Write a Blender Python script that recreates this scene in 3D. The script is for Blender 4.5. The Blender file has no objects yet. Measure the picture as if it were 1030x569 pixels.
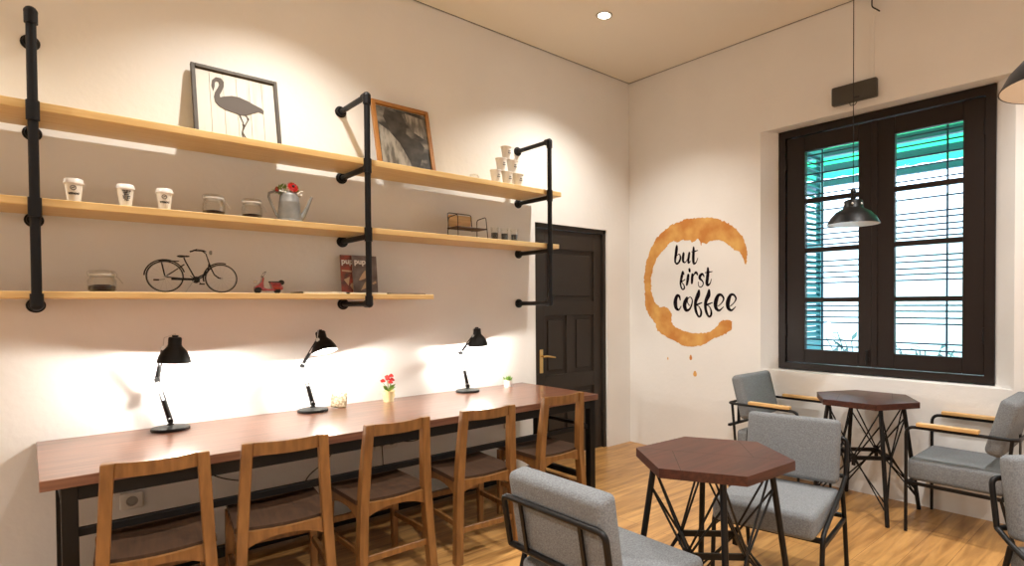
import bpy, bmesh, math, random
from mathutils import Vector, Matrix
from mathutils.geometry import tessellate_polygon
random.seed(7)
S = bpy.context.scene
COL = S.collection
PI = math.pi

# ---------------------------------------------------------------- camera
F_PX, YAW, PITCH, ROLL = 582.77, 0.8082, -0.0174, -0.0056
CAM = Vector((-4.4356, -3.9107, 1.40))
cd = bpy.data.cameras.new('camera'); cam = bpy.data.objects.new('camera', cd); COL.objects.link(cam)
fw = Vector((math.cos(YAW)*math.cos(PITCH), math.sin(YAW)*math.cos(PITCH), math.sin(PITCH)))
rt = Vector((math.sin(YAW), -math.cos(YAW), 0)); up = rt.cross(fw)
r2 = rt*math.cos(ROLL) + up*math.sin(ROLL); u2 = -rt*math.sin(ROLL) + up*math.cos(ROLL)
cam.matrix_world = Matrix(((r2.x, u2.x, -fw.x, CAM.x), (r2.y, u2.y, -fw.y, CAM.y), (r2.z, u2.z, -fw.z, CAM.z), (0, 0, 0, 1)))
cd.sensor_fit = 'HORIZONTAL'; cd.sensor_width = 36; cd.lens = 36*F_PX/1030
cd.shift_x = -68.53/1030; cd.shift_y = 31.58/1030; cd.clip_start = 0.05
S.camera = cam

# ---------------------------------------------------------------- world, exposure, lights
w = bpy.data.worlds.new('world'); S.world = w; w.use_nodes = True
bg = w.node_tree.nodes['Background']; bg.inputs[0].default_value = (0.70, 0.85, 1.0, 1); bg.inputs[1].default_value = 8.0
S.view_settings.view_transform = 'Standard'; S.view_settings.look = 'None'
S.view_settings.exposure = 0.0; S.view_settings.gamma = 1; S.view_settings.use_curve_mapping = False
WARM = (1.0, 0.94, 0.85)
DOWNLIGHT_W, DESK_W, PENDANT_W = 175, 80.0, 46
FILL_W, FILL_COL = 250, (1.0, 0.975, 0.94)   # assumed downlight rows out of view, raised as ambient fill
DOWNLIGHTS = [(-1.19, -0.80), (-3.35, -0.80), (-5.5, -0.80), (-1.19, -3.3), (-3.35, -3.3), (-5.5, -3.3), (-1.19, -5.7), (-3.35, -5.7), (-5.5, -5.7)]

# ---------------------------------------------------------------- materials
MATS = {}
def mat(name, col, rough=0.5, metal=0.0, col2=None, scale=8.0, bump=0.0, bscale=60.0, stretch=(1, 1, 1), coat=0.0, spec=0.5, detail=4, trans=0.0, lo=0.35, hi=0.65, emit=None, estr=0, coord='Object'):
    m = bpy.data.materials.new(name); m.use_nodes = True; nt = m.node_tree; b = nt.nodes['Principled BSDF']
    b.inputs['Base Color'].default_value = (*col, 1); b.inputs['Roughness'].default_value = rough; b.inputs['Metallic'].default_value = metal
    b.inputs['Specular IOR Level'].default_value = spec; b.inputs['Coat Weight'].default_value = coat; b.inputs['Coat Roughness'].default_value = 0.15
    b.inputs['Transmission Weight'].default_value = trans
    if emit: b.inputs['Emission Color'].default_value = (*emit, 1); b.inputs['Emission Strength'].default_value = estr
    tc = nt.nodes.new('ShaderNodeTexCoord'); mp = nt.nodes.new('ShaderNodeMapping'); mp.inputs['Scale'].default_value = stretch
    nt.links.new(tc.outputs[coord], mp.inputs[0])
    if col2:
        n = nt.nodes.new('ShaderNodeTexNoise'); n.inputs['Scale'].default_value = scale; n.inputs['Detail'].default_value = detail
        nt.links.new(mp.outputs[0], n.inputs['Vector'])
        r = nt.nodes.new('ShaderNodeValToRGB'); r.color_ramp.elements[0].position = lo; r.color_ramp.elements[1].position = hi
        r.color_ramp.elements[0].color = (*col, 1); r.color_ramp.elements[1].color = (*col2, 1)
        nt.links.new(n.outputs['Fac'], r.inputs[0]); nt.links.new(r.outputs[0], b.inputs['Base Color'])
    if bump:
        n2 = nt.nodes.new('ShaderNodeTexNoise'); n2.inputs['Scale'].default_value = bscale; n2.inputs['Detail'].default_value = 3
        nt.links.new(mp.outputs[0], n2.inputs['Vector'])
        bp = nt.nodes.new('ShaderNodeBump'); bp.inputs['Strength'].default_value = bump; bp.inputs['Distance'].default_value = 0.01
        nt.links.new(n2.outputs['Fac'], bp.inputs['Height']); nt.links.new(bp.outputs[0], b.inputs['Normal'])
    MATS[name] = m
    return m

M_wall = mat('wall_paint', (0.82, 0.81, 0.79), 0.85, col2=(0.79, 0.78, 0.76), scale=2.0, bump=0.15, bscale=25)
M_ceil = mat('ceiling_paint', (0.80, 0.755, 0.665), 0.9)
M_shelf = mat('shelf_pine', (0.78, 0.56, 0.25), 0.45, col2=(0.70, 0.46, 0.18), scale=6, stretch=(0.6, 9, 9), bump=0.05, coat=0.15)
M_desk = mat('desk_wood', (0.210, 0.088, 0.050), 0.32, col2=(0.120, 0.045, 0.025), scale=7, stretch=(0.5, 8, 8), coat=0.5)
M_hex = mat('table_wood', (0.075, 0.023, 0.013), 0.42, col2=(0.040, 0.012, 0.007), scale=7, stretch=(0.7, 8, 8), coat=0.06, spec=0.35)
M_chair = mat('chair_wood', (0.255, 0.118, 0.034), 0.36, col2=(0.155, 0.066, 0.018), scale=6, stretch=(6, 6, 0.8), coat=0.3)
M_seat = mat('seat_wood_shaded', (0.062, 0.030, 0.014), 0.5, col2=(0.034, 0.016, 0.008), scale=7, stretch=(9, 0.8, 6), coat=0.05)  # shade on the wooden chair seats is darkened into this wood colour
M_black = mat('black_metal', (0.005, 0.0045, 0.0045), 0.42, spec=0.28)
M_pipe = mat('iron_pipe', (0.005, 0.005, 0.006), 0.5, metal=0.0, spec=0.25, bump=0.1, bscale=120)
M_fab = mat('grey_fabric', (0.215, 0.228, 0.240), 0.95, col2=(0.145, 0.156, 0.168), scale=170, detail=6, stretch=(1, 1, 1), bump=0.5, bscale=220, lo=0.38, hi=0.62)
M_armw = mat('arm_wood', (0.72, 0.46, 0.20), 0.4, col2=(0.58, 0.34, 0.13), scale=8, stretch=(1, 8, 8))
M_door = mat('door_paint', (0.028, 0.0205, 0.015), 0.45, spec=0.3, bump=0.1, bscale=20)
M_win = mat('window_paint', (0.015, 0.009, 0.007), 0.45, spec=0.25, bump=0.1, bscale=20)
M_brass = mat('brass', (0.72, 0.50, 0.20), 0.3, metal=1.0)
M_chrome = mat('brushed_steel', (0.55, 0.54, 0.52), 0.3, metal=1.0)
M_steelgrey = mat('grey_steel', (0.10, 0.10, 0.098), 0.45, metal=0.5)
M_lamp = mat('lamp_enamel', (0.006, 0.006, 0.006), 0.42, spec=0.22)
M_inner = mat('white_enamel', (0.85, 0.83, 0.78), 0.4)
M_bulb = mat('bulb_glow', (1, 0.9, 0.75), 0.5, emit=(1, 0.86, 0.66), estr=30)
M_paper = mat('paper_white', (0.80, 0.76, 0.66), 0.6)
M_ink = mat('black_ink', (0.006, 0.003, 0.006), 0.9, spec=0.1)
M_cup = mat('pale_paper', (0.85, 0.82, 0.76), 0.6)
M_red = mat('red_petal', (0.62, 0.012, 0.008), 0.45)
M_redp = mat('red_lacquer', (0.30, 0.012, 0.010), 0.25, coat=0.6)
M_green = mat('leaf_green', (0.10, 0.24, 0.035), 0.5, col2=(0.22, 0.36, 0.06), scale=30)
M_zinc = mat('galvanised_zinc', (0.20, 0.205, 0.20), 0.5, metal=0.2, col2=(0.27, 0.27, 0.26), scale=18)
M_white = mat('white_ceramic', (0.85, 0.83, 0.80), 0.3)
M_plast = mat('white_plastic', (0.72, 0.70, 0.66), 0.4)
M_plast2 = mat('grey_plastic', (0.35, 0.34, 0.32), 0.5)  # darker grey plastic of the socket rings
M_coffee = mat('ground_coffee', (0.030, 0.010, 0.006), 0.9, bump=0.6, bscale=300)
M_rubber = mat('black_rubber', (0.010, 0.010, 0.010), 0.7)
M_frameg = mat('grey_frame_wood', (0.060, 0.048, 0.036), 0.6, col2=(0.045, 0.035, 0.026), scale=10)
M_frameo = mat('oak_frame_wood', (0.42, 0.19, 0.05), 0.45, col2=(0.34, 0.14, 0.035), scale=10)
M_photo = mat('photo_print', (0.030, 0.027, 0.022), 0.5, col2=(0.30, 0.27, 0.22), scale=7, detail=7, lo=0.45, hi=0.72, stretch=(1, 1, 1.6))
M_photod = mat('photo_dark', (0.022, 0.019, 0.015), 0.5, col2=(0.06, 0.052, 0.042), scale=14, detail=5)
M_photol = mat('photo_light', (0.32, 0.29, 0.24), 0.5, col2=(0.10, 0.088, 0.07), scale=9, detail=8, lo=0.42, hi=0.6, stretch=(3, 1, 0.8))
M_board = mat('whitewashed_board', (0.58, 0.555, 0.50), 0.7, col2=(0.38, 0.35, 0.30), scale=6, stretch=(6, 6, 0.5), lo=0.55, hi=0.85)
M_flam = mat('flamingo_paint', (0.070, 0.055, 0.045), 0.7)
M_stain = mat('coffee_stain', (0.54, 0.215, 0.045), 0.85, col2=(0.72, 0.42, 0.12), scale=5.0, detail=7, lo=0.38, hi=0.66)
M_magA = mat('magazine_cover_red', (0.42, 0.07, 0.04), 0.35, col2=(0.07, 0.04, 0.035), scale=16)
M_magB = mat('magazine_cover_brown', (0.10, 0.065, 0.055), 0.35, col2=(0.22, 0.18, 0.17), scale=14)
M_magT = mat('magazine_tan', (0.62, 0.42, 0.26), 0.5)
M_stone = mat('speckled_stone', (0.35, 0.27, 0.17), 0.7, col2=(0.75, 0.64, 0.46), scale=70, lo=0.42, hi=0.58)
M_pot = mat('yellow_pot', (0.72, 0.56, 0.26), 0.5, col2=(0.80, 0.68, 0.40), scale=10)
M_wallbox = mat('dark_grey_plastic', (0.045, 0.040, 0.032), 0.45)
M_outwall = mat('outside_plaster', (0.93, 0.94, 0.95), 0.9)
M_teal = mat('teal_shutter', (0.05, 0.22, 0.26), 0.5)
M_ground = mat('courtyard_concrete', (0.45, 0.47, 0.48), 0.9, col2=(0.36, 0.38, 0.4), scale=5)
M_steelb = mat('painted_steel_blue', (0.05, 0.09, 0.14), 0.5)
M_bar = mat('bar_steel', (0.020, 0.03, 0.07), 0.5)
M_leafd = mat('dark_leaf', (0.02, 0.10, 0.09), 0.5)
M_gap = mat('gap_shade', (0.03, 0.025, 0.02), 0.9)

def glass(name, tint=(1, 1, 1), mixf=0.10, rough=0.02):
    m = bpy.data.materials.new(name); m.use_nodes = True; nt = m.node_tree; nt.nodes.clear()
    o = nt.nodes.new('ShaderNodeOutputMaterial'); mx = nt.nodes.new('ShaderNodeMixShader'); t = nt.nodes.new('ShaderNodeBsdfTransparent'); g = nt.nodes.new('ShaderNodeBsdfGlossy')
    t.inputs[0].default_value = (*tint, 1); g.inputs['Roughness'].default_value = rough
    lw = nt.nodes.new('ShaderNodeLayerWeight'); lw.inputs[0].default_value = mixf
    nt.links.new(lw.outputs['Facing'], mx.inputs[0]); nt.links.new(t.outputs[0], mx.inputs[1]); nt.links.new(g.outputs[0], mx.inputs[2]); nt.links.new(mx.outputs[0], o.inputs[0])
    return m
M_glass = glass('window_glass', (0.93, 0.97, 1.0), 0.08)
M_jar = glass('jar_glass', (0.985, 0.985, 0.975), 0.12, 0.05)
def translucent(name, col):
    m = bpy.data.materials.new(name); m.use_nodes = True; nt = m.node_tree; nt.nodes.clear()
    o = nt.nodes.new('ShaderNodeOutputMaterial'); mx = nt.nodes.new('ShaderNodeMixShader'); t = nt.nodes.new('ShaderNodeBsdfTranslucent'); d = nt.nodes.new('ShaderNodeBsdfDiffuse')
    t.inputs[0].default_value = (*col, 1); d.inputs[0].default_value = (*col, 1); mx.inputs[0].default_value = 0.25
    nt.links.new(t.outputs[0], mx.inputs[1]); nt.links.new(d.outputs[0], mx.inputs[2]); nt.links.new(mx.outputs[0], o.inputs[0])
    return m
M_greenroof = translucent('green_roof_sheet', (0.03, 0.55, 0.18))

def floor_mat():
    m = bpy.data.materials.new('wood_floor'); m.use_nodes = True; nt = m.node_tree; b = nt.nodes['Principled BSDF']
    tc = nt.nodes.new('ShaderNodeTexCoord')
    br = nt.nodes.new('ShaderNodeTexBrick'); br.offset = 0.37; br.inputs['Scale'].default_value = 1.0
    br.inputs['Brick Width'].default_value = 1.2; br.inputs['Row Height'].default_value = 0.19; br.inputs['Mortar Size'].default_value = 0.0015; br.inputs['Mortar Smooth'].default_value = 0.3; br.inputs['Bias'].default_value = 0.0
    br.inputs['Color1'].default_value = (0.54, 0.300, 0.105, 1); br.inputs['Color2'].default_value = (0.45, 0.238, 0.078, 1); br.inputs['Mortar'].default_value = (0.16, 0.062, 0.018, 1)
    nt.links.new(tc.outputs['Object'], br.inputs['Vector'])
    mp = nt.nodes.new('ShaderNodeMapping'); mp.inputs['Scale'].default_value = (1.3, 14, 1); nt.links.new(tc.outputs['Object'], mp.inputs[0])
    n = nt.nodes.new('ShaderNodeTexNoise'); n.inputs['Scale'].default_value = 1.6; n.inputs['Detail'].default_value = 8; n.inputs['Distortion'].default_value = 0.8; nt.links.new(mp.outputs[0], n.inputs['Vector'])
    r = nt.nodes.new('ShaderNodeValToRGB'); r.color_ramp.elements[0].color = (0.50, 0.42, 0.34, 1); r.color_ramp.elements[0].position = 0.32; r.color_ramp.elements[1].color = (1.12, 1.1, 1.05, 1); r.color_ramp.elements[1].position = 0.62
    nt.links.new(n.outputs['Fac'], r.inputs[0])
    mx = nt.nodes.new('ShaderNodeMix'); mx.data_type = 'RGBA'; mx.blend_type = 'MULTIPLY'; mx.inputs[0].default_value = 0.85
    nt.links.new(br.outputs['Color'], mx.inputs[6]); nt.links.new(r.outputs[0], mx.inputs[7]); nt.links.new(mx.outputs[2], b.inputs['Base Color'])
    b.inputs['Roughness'].default_value = 0.36; b.inputs['Coat Weight'].default_value = 0.1
    return m
M_floor = floor_mat()

# ---------------------------------------------------------------- helpers
def V(*a): return Vector(a)
class MB:
    def __init__(s): s.bm = bmesh.new(); s.smooth = False
    def _add(s, verts, faces, sm=False):
        vs = [s.bm.verts.new(v) for v in verts]
        for f in faces:
            try:
                fc = s.bm.faces.new([vs[i] for i in f]); fc.smooth = sm
            except ValueError: pass
        return vs
    def box(s, a, b, bev=0, seg=2, rot=None, piv=None):
        a, b = Vector(a), Vector(b); t = bmesh.new()
        bmesh.ops.create_cube(t, size=1)
        c = (a+b)/2; d = b-a
        for v in t.verts: v.co = Vector((v.co.x*d.x, v.co.y*d.y, v.co.z*d.z))+c
        if bev: bmesh.ops.bevel(t, geom=list(t.edges), offset=bev, segments=seg, profile=0.5, affect='EDGES')
        if rot is not None:
            p = Vector(piv) if piv is not None else c
            for v in t.verts: v.co = rot @ (v.co-p)+p
        s.merge(t, sm=bool(bev) and seg > 2); return s
    def merge(s, t, sm=False):
        t.verts.index_update()
        s._add([v.co.copy() for v in t.verts], [[v.index for v in f.verts] for f in t.faces], sm); t.free()
    def cyl(s, p, q, r, r2=None, n=12, cap=True):
        p, q = Vector(p), Vector(q); r2 = r if r2 is None else r2; d = (q-p).normalized()
        x = d.orthogonal().normalized(); y = d.cross(x)
        vs = [p+(x*math.cos(2*PI*i/n)+y*math.sin(2*PI*i/n))*r for i in range(n)]+[q+(x*math.cos(2*PI*i/n)+y*math.sin(2*PI*i/n))*r2 for i in range(n)]
        bv = s._add(vs, [[i, (i+1) % n, n+(i+1) % n, n+i] for i in range(n)], True)
        if cap:
            for rng in (list(range(n))[::-1], list(range(n, 2*n))):
                try: s.bm.faces.new([bv[i] for i in rng])
                except ValueError: pass
        return s
    def sph(s, c, r, sz=(1, 1, 1), n=12):
        t = bmesh.new(); bmesh.ops.create_uvsphere(t, u_segments=n, v_segments=max(6, n//2+2), radius=r)
        for v in t.verts: v.co = Vector((v.co.x*sz[0], v.co.y*sz[1], v.co.z*sz[2]))+Vector(c)
        s.merge(t, True); return s
    def tube(s, pts, r, n=8, closed=False, cap=True, square=False, up=None):
        pts = [Vector(p) for p in pts]; N = len(pts); rings = []
        prev = None
        for i, p in enumerate(pts):
            a = pts[(i-1) % N] if (closed or i > 0) else p; b = pts[(i+1) % N] if (closed or i < N-1) else p
            d1 = (p-a).normalized() if (p-a).length > 1e-9 else None; d2 = (b-p).normalized() if (b-p).length > 1e-9 else None
            t = (d1 or d2)+(d2 or d1); t.normalize()
            if prev is None: x = (Vector(up) if up else t.orthogonal()); x = (x-t*x.dot(t)).normalized()
            else: x = (prev-t*prev.dot(t)).normalized()
            prev = x; y = t.cross(x)
            k = 1.0
            if d1 and d2:
                c = max(0.3, math.sqrt(max(0.0, (1+d1.dot(d2))/2))); k = 1/c if square else 1.0
            rr = r[i] if isinstance(r, (list, tuple)) else r
            rings.append([p+(x*math.cos(2*PI*(j+.5)/n)+y*math.sin(2*PI*(j+.5)/n))*rr*(1.414 if square else 1) for j in range(n)])
        vs = [v for rg in rings for v in rg]; fs = []
        for i in range(N if closed else N-1):
            a, b = i*n, ((i+1) % N)*n
            for j in range(n): fs.append([a+j, a+(j+1) % n, b+(j+1) % n, b+j])
        if cap and not closed: fs += [list(range(n))[::-1], [(N-1)*n+j for j in range(n)]]
        s._add(vs, fs, not square); return s
    def lathe(s, prof, c=(0, 0, 0), n=24, close=False, axis=None):
        c = Vector(c); vs = []; m = len(prof)
        rot = Vector((0, 0, 1)).rotation_difference(Vector(axis)).to_matrix() if axis else Matrix.Identity(3)
        for r, z in prof:
            for i in range(n): vs.append(c+rot @ Vector((r*math.cos(2*PI*i/n), r*math.sin(2*PI*i/n), z)))
        fs = []
        for k in range(m if close else m-1):
            a, b = k*n, ((k+1) % m)*n
            for i in range(n): fs.append([a+i, a+(i+1) % n, b+(i+1) % n, b+i])
        if not close:
            if prof[0][0] > 1e-6: fs.append(list(range(n))[::-1])
            if prof[-1][0] > 1e-6: fs.append([(m-1)*n+i for i in range(n)])
        s._add(vs, fs, True); return s
    def prism(s, poly, h, tf=lambda x, y, z: (x, y, z)):
        n = len(poly)
        vs = [tf(x, y, 0) for x, y in poly]+[tf(x, y, h) for x, y in poly]
        tri = tessellate_polygon([[Vector((x, y, 0)) for x, y in poly]])
        fs = [list(t) for t in tri]+[[i+n for i in t][::-1] for t in tri]+[[i, (i+1) % n, n+(i+1) % n, n+i] for i in range(n)]
        s._add(vs, fs); return s
    def build(s, name, m, parent=None, loc=None):
        bmesh.ops.recalc_face_normals(s.bm, faces=s.bm.faces)
        for e in s.bm.edges:
            if len(e.link_faces) == 2 and e.calc_face_angle(0) > .75: e.smooth = False
        me = bpy.data.meshes.new(name); s.bm.to_mesh(me); s.bm.free(); me.materials.append(m)
        o = bpy.data.objects.new(name, me); COL.objects.link(o)
        if parent: o.parent = parent
        if loc: o.location = loc
        return o
def arc(c, r, a0, a1, n, tf): return [tf(c[0]+r*math.cos(a0+(a1-a0)*i/n), c[1]+r*math.sin(a0+(a1-a0)*i/n)) for i in range(n+1)]
def fillet(pts, r, n=5):
    """round the corners of a polyline"""
    pts = [Vector(p) for p in pts]; out = [pts[0]]
    for i in range(1, len(pts)-1):
        p = pts[i]; a = (pts[i-1]-p); b = (pts[i+1]-p); k = min(r, a.length*.45, b.length*.45); a = a.normalized()*k; b = b.normalized()*k
        for j in range(n+1):
            t = j/n; out.append(p+a*(1-t)**2+b*t**2)
    out.append(pts[-1]); return out
def empty(name, loc=(0, 0, 0), rz=0, label=None, cat=None, group=None, kind=None):
    o = bpy.data.objects.new(name, None); COL.objects.link(o); o.location = loc; o.rotation_euler = (0, 0, rz)
    return tag(o, label, cat, group, kind)
def tag(o, label=None, cat=None, group=None, kind=None):
    if label: o['label'] = label
    if cat: o['category'] = cat
    if group: o['group'] = group
    if kind: o['kind'] = kind
    return o
def kids(o): return [c for c in COL.objects if c.parent == o]
def dup(o, parent=None, **kw):
    c = o.copy(); COL.objects.link(c)
    if parent: c.parent = parent
    for ch in kids(o): dup(ch, c)
    for k, v in kw.items():
        if k == 'loc': c.location = v
        elif k == 'rz': c.rotation_euler = (0, 0, v)
        else: c[k] = v
    return c
def text_mesh(name, body, size, m, parent, mtx, depth=0.0006, shear=0.0, bold=0.0):
    cu = bpy.data.curves.new(name, 'FONT'); cu.body = body; cu.size = size; cu.extrude = depth; cu.align_x = 'CENTER'; cu.align_y = 'CENTER'; cu.shear = shear; cu.offset = bold
    t = bpy.data.objects.new(name, cu); COL.objects.link(t); dg = bpy.context.evaluated_depsgraph_get()
    me = bpy.data.meshes.new_from_object(t.evaluated_get(dg)); bpy.data.objects.remove(t)
    me.transform(mtx); me.materials.clear(); me.materials.append(m)
    o = bpy.data.objects.new(name, me); COL.objects.link(o); o.parent = parent; return o
def point_light(name, loc, W, parent, r=0.03, col=WARM):
    l = bpy.data.lights.new(name, 'POINT'); l.energy = W; l.color = col; l.shadow_soft_size = r
    o = bpy.data.objects.new(name, l); COL.objects.link(o); o.location = loc; o.parent = parent; return o

# ---------------------------------------------------------------- room shell
XB, YF, H, T = -6.9, -6.9, 3.62, 0.20
DX0, DX1, DH = -1.236, -0.332, 2.118
b = MB(); b.box((XB-T, 0, 0), (DX0, T, H)); b.box((DX1, 0, 0), (0, T, H)); b.box((DX0, 0, DH), (DX1, T, H)); tag(b.build('wall_left', M_wall), kind='structure')
WY0, WY1, WZ0, WZ1 = -1.451, -3.172, 0.850, 2.820   # opening in the room face
FY0, FY1, FZ0, FZ1, FX = -1.550, -3.050, 0.860, 2.815, 0.15   # where the frame stands, splayed reveal
b = MB()
b.box((0, WY0, 0), (T+.1, T, H)); b.box((0, YF-T, 0), (T+.1, WY1, H)); b.box((0, WY1, 0), (T+.1, WY0, WZ0-.0)); b.box((0, WY1, WZ1), (T+.1, WY0, H))
b._add([(0, WY0, WZ0), (0, WY0, WZ1), (FX-.01, FY0-.004, WZ1), (FX-.01, FY0-.004, WZ0), (FX+.15, WY0, WZ0), (FX+.15, WY0, WZ1)], [[0, 1, 2, 3], [0, 3, 4], [1, 5, 2], [3, 2, 5, 4]])
b._add([(0, WY1, WZ0), (0, WY1, WZ1), (FX-.01, FY1+.004, WZ1), (FX-.01, FY1+.004, WZ0), (FX+.15, WY1, WZ0), (FX+.15, WY1, WZ1)], [[0, 1, 2, 3], [0, 3, 4], [1, 5, 2], [3, 2, 5, 4]])
b.box((FX-.01, FY0-.004, WZ0), (T+.1, WY0, WZ1)); b.box((FX-.01, WY1, WZ0), (T+.1, FY1+.004, WZ1)); tag(b.build('wall_right', M_wall), kind='structure')
tag(MB().box((XB-T, YF-T, 0), (XB, 0, H)).build('wall_back', M_wall), kind='structure')
tag(MB().box((XB, YF-T, 0), (0, YF, H)).build('wall_front', M_wall), kind='structure')
tag(MB().box((XB-T, YF-T, -.1), (T+.1, T, 0)).build('floor', M_floor), kind='structure')
tag(MB().box((XB-T, YF-T, H+.012), (T+.1, T, H+.1)).box((XB, YF, H), (-.012, -.012, H+.012)).build('ceiling', M_ceil), kind='structure')
b = MB(); b.box((XB, -.0118, H+.002), (0, -.001, H+.0118)); b.box((-.0118, YF, H+.002), (-.001, -.0118, H+.0118)); tag(b.build('gap_shade_strip', M_gap), kind='structure')  # dark strip painted in as the shadow line between ceiling and walls

# door
d = empty('door_1', ((DX0+DX1)/2, 0.05, 0), kind='structure')
hw = (DX1-DX0)/2
b = MB(); b.box((-hw, -.03, 0), (-hw+.035, .05, DH)); b.box((hw-.035, -.03, 0), (hw, .05, DH)); b.box((-hw, -.03, DH-.04), (hw, .05, DH)); b.build('door_frame', M_door, d)
b = MB(); a0, a1 = -hw+.038, hw-.038; zt = DH-.043
b.box((a0, .012, .006), (a1, .045, zt))
def rails(x0, x1, z0, z1): b.box((x0, -.006, z0), (x1, .012, z1), .003, 1)
rails(a0, a0+.105, .006, zt); rails(a1-.105, a1, .006, zt); rails(a0+.105, a1-.105, zt-.17, zt); rails(a0+.105, a1-.105, 1.30, 1.43); rails(a0+.105, a1-.105, .006, .22); rails(a0+.105, a1-.105, .62, .76)
rails(-.045, .045, .76, 1.30); rails(-.045, .045, .22, .62)
b.box((a0+.15, .002, 1.475), (a1-.15, .013, zt-.215), .008, 2)
for s_ in (-1, 1):
    xa, xb = sorted((s_*.085, s_*(a1-.145)))
    b.box((xa, .002, .80), (xb, .013, 1.26), .008, 2); b.box((xa, .002, .26), (xb, .013, .58), .008, 2)
b.build('door_leaf', M_door, d)
b = MB(); hx = a0+.06; b.box((hx-.02, -.010, .79), (hx+.02, -.005, 1.0), .003, 2); b.cyl((hx, -.01, .94), (hx, -.055, .94), .009); b.tube(fillet([(hx, -.05, .94), (hx+.03, -.055, .942), (hx+.13, -.05, .925)], .02), [.010, .010, .010, .010, .010, .009, .009, .006], 10); b.cyl((hx, -.010, .84), (hx, -.014, .84), .008)
b.build('door_handle', M_brass, d)

# window
wn = empty('window_1', (FX, (FY0+FY1)/2, FZ0), kind='structure')
def wy(y): return y-(FY0+FY1)/2
b = MB(); fw_ = .058; x0, x1 = -.03, .11; y0, y1 = wy(FY1), wy(FY0); zt = FZ1-FZ0
b.box((x0, y0, 0), (x1, y0+fw_, zt)); b.box((x0, y1-fw_, 0), (x1, y1, zt)); b.box((x0, y0+fw_, 0), (x1, y1-fw_, .05)); b.box((x0, y0+fw_, zt-.06), (x1, y1-fw_, zt))
b.build('window_frame', M_win, wn)
GLZ = [FZ0+.165, 2.625]
for nm, ya, yb, ga, gb in (('l', FY0-.062, -2.300, -1.766, -2.184), ('r', -2.306, FY1+.062, -2.438, -2.862)):
    b = MB(); za, zb = .055, zt-.065; xa, xb = -.012, .035
    A, B, GA, GB = wy(yb), wy(ya), wy(gb), wy(ga); g0, g1 = GLZ[0]-FZ0, GLZ[1]-FZ0
    b.box((xa, A, za), (xb, GA, zb), .004, 1); b.box((xa, GB, za), (xb, B, zb), .004, 1); b.box((xa, GA, za), (xb, GB, g0), .003, 1); b.box((xa, GA, g1), (xb, GB, zb), .003, 1)
    step = (g1-g0)/4
    for k in (1, 2, 3): b.box((xa, GA, g0+k*step-.018), (xb, GB, g0+k*step+.018), .003, 1)
    cs = b.build('casement', M_win, wn)
    for k in range(4): MB().box((.008, GA+.001, g0+k*step+.018*(k > 0)), (.012, GB-.001, g0+(k+1)*step-.018*(k < 3))).build('pane', M_glass, cs)
    hy = B-.0 if nm == 'l' else A
    for hz in (.28, 1.65): MB().cyl((-.018, hy, hz), (-.018, hy, hz+.09), .008).sph((-.018, hy, hz-.006), .009).build('hinge', M_black, cs)
b = MB(); cy = wy(-2.303); b.box((-.022, cy-.022, .055), (-.012, cy+.022, zt-.065), .004, 1); b.build('astragal', M_win, wn)
b = MB(); b.cyl((-.028, cy+.05, .07), (-.028, cy+.05, .17), .006); b.box((-.024, cy+.035, .10), (-.012, cy+.065, .13), .002, 1); b.sph((-.028, cy+.05, .175), .011); b.build('latch', M_black, wn)
b = MB()
for z in [2.607, 2.537, 2.453, 2.385, 2.285, 2.150, 2.047, 2.004, 1.955, 1.913, 1.871, 1.737, 1.695, 1.646, 1.604, 1.562, 1.378, 1.336, 1.287, 1.244, 1.103, 1.054]:
    b.cyl((.08, wy(FY0)-.05, z-FZ0), (.08, wy(FY1)+.05, z-FZ0), .0058, n=6)
for y in (-1.865, -2.748): b.cyl((.088, wy(y), .05), (.088, wy(y), zt-.06), .007, n=8)
b.build('security_bar', M_bar, wn)

# ---------------------------------------------------------------- courtyard outside the window
tag(MB().box((T+.1, -9, -.35), (7, 3.5, -.25)).build('ground', M_ground), kind='structure')
o = MB().box((3.4, -9, -.25), (3.6, 3.5, 2.62)).box((3.36, -9, 2.62), (3.66, 3.5, 2.68)).build('boundary_wall', M_outwall); tag(o, 'white rendered courtyard wall seen through the window panes', 'wall')
rf = empty('canopy_roof', (1.7, -2.4, 2.95), label='translucent green corrugated canopy roof over the courtyard outside the window', cat='roof')
b = MB(); n = 150
for i in range(n):
    y = -3.6+i*(6.0/n); yb_ = y+6.0/n; za = .006*math.sin(i*1.2); zb = .006*math.sin((i+1)*1.2)
    b._add([(-1.35, y, za), (0.75, y, za-.08), (0.75, yb_, zb-.08), (-1.35, yb_, zb)], [[0, 1, 2, 3]])
b.build('roof_sheet', M_greenroof, rf)
for k, x in enumerate((-1.2, -.6, 0, .7)): MB().box((x-.03, -3.6, -.12-.04*(x+1.35)/2.5-.03), (x+.03, 2.4, -.05-.04*(x+1.35)/2.5-.03)).build('purlin', M_steelb, rf)
for y in (-2.5, -.45, 1.6): MB().box((-1.35, y-.04, -.25), (.78, y+.04, -.17)).build('rafter', M_steelb, rf)
sh = empty('window_shutter', (.36, -1.60, .95), label='teal louvred shutter folded open outside the left window pane', cat='shutter')
b = MB(); b.box((0, -.02, 0), (.07, .02, 1.86)); b.box((.40, -.02, 0), (.47, .02, 1.86)); b.box((.07, -.02, 0), (.40, .02, .10)); b.box((.07, -.02, 1.76), (.40, .02, 1.86)); b.box((.07, -.02, .9), (.40, .02, .98)); b.build('shutter_frame', M_teal, sh)
b = MB()
for i in range(34):
    z = .12+i*.049
    if .88 < z < .97: continue
    b.box((.07, -.028, z), (.40, .028, z+.006), rot=Matrix.Rotation(.7, 3, 'X'))
b.build('louvre', M_teal, sh)
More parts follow.
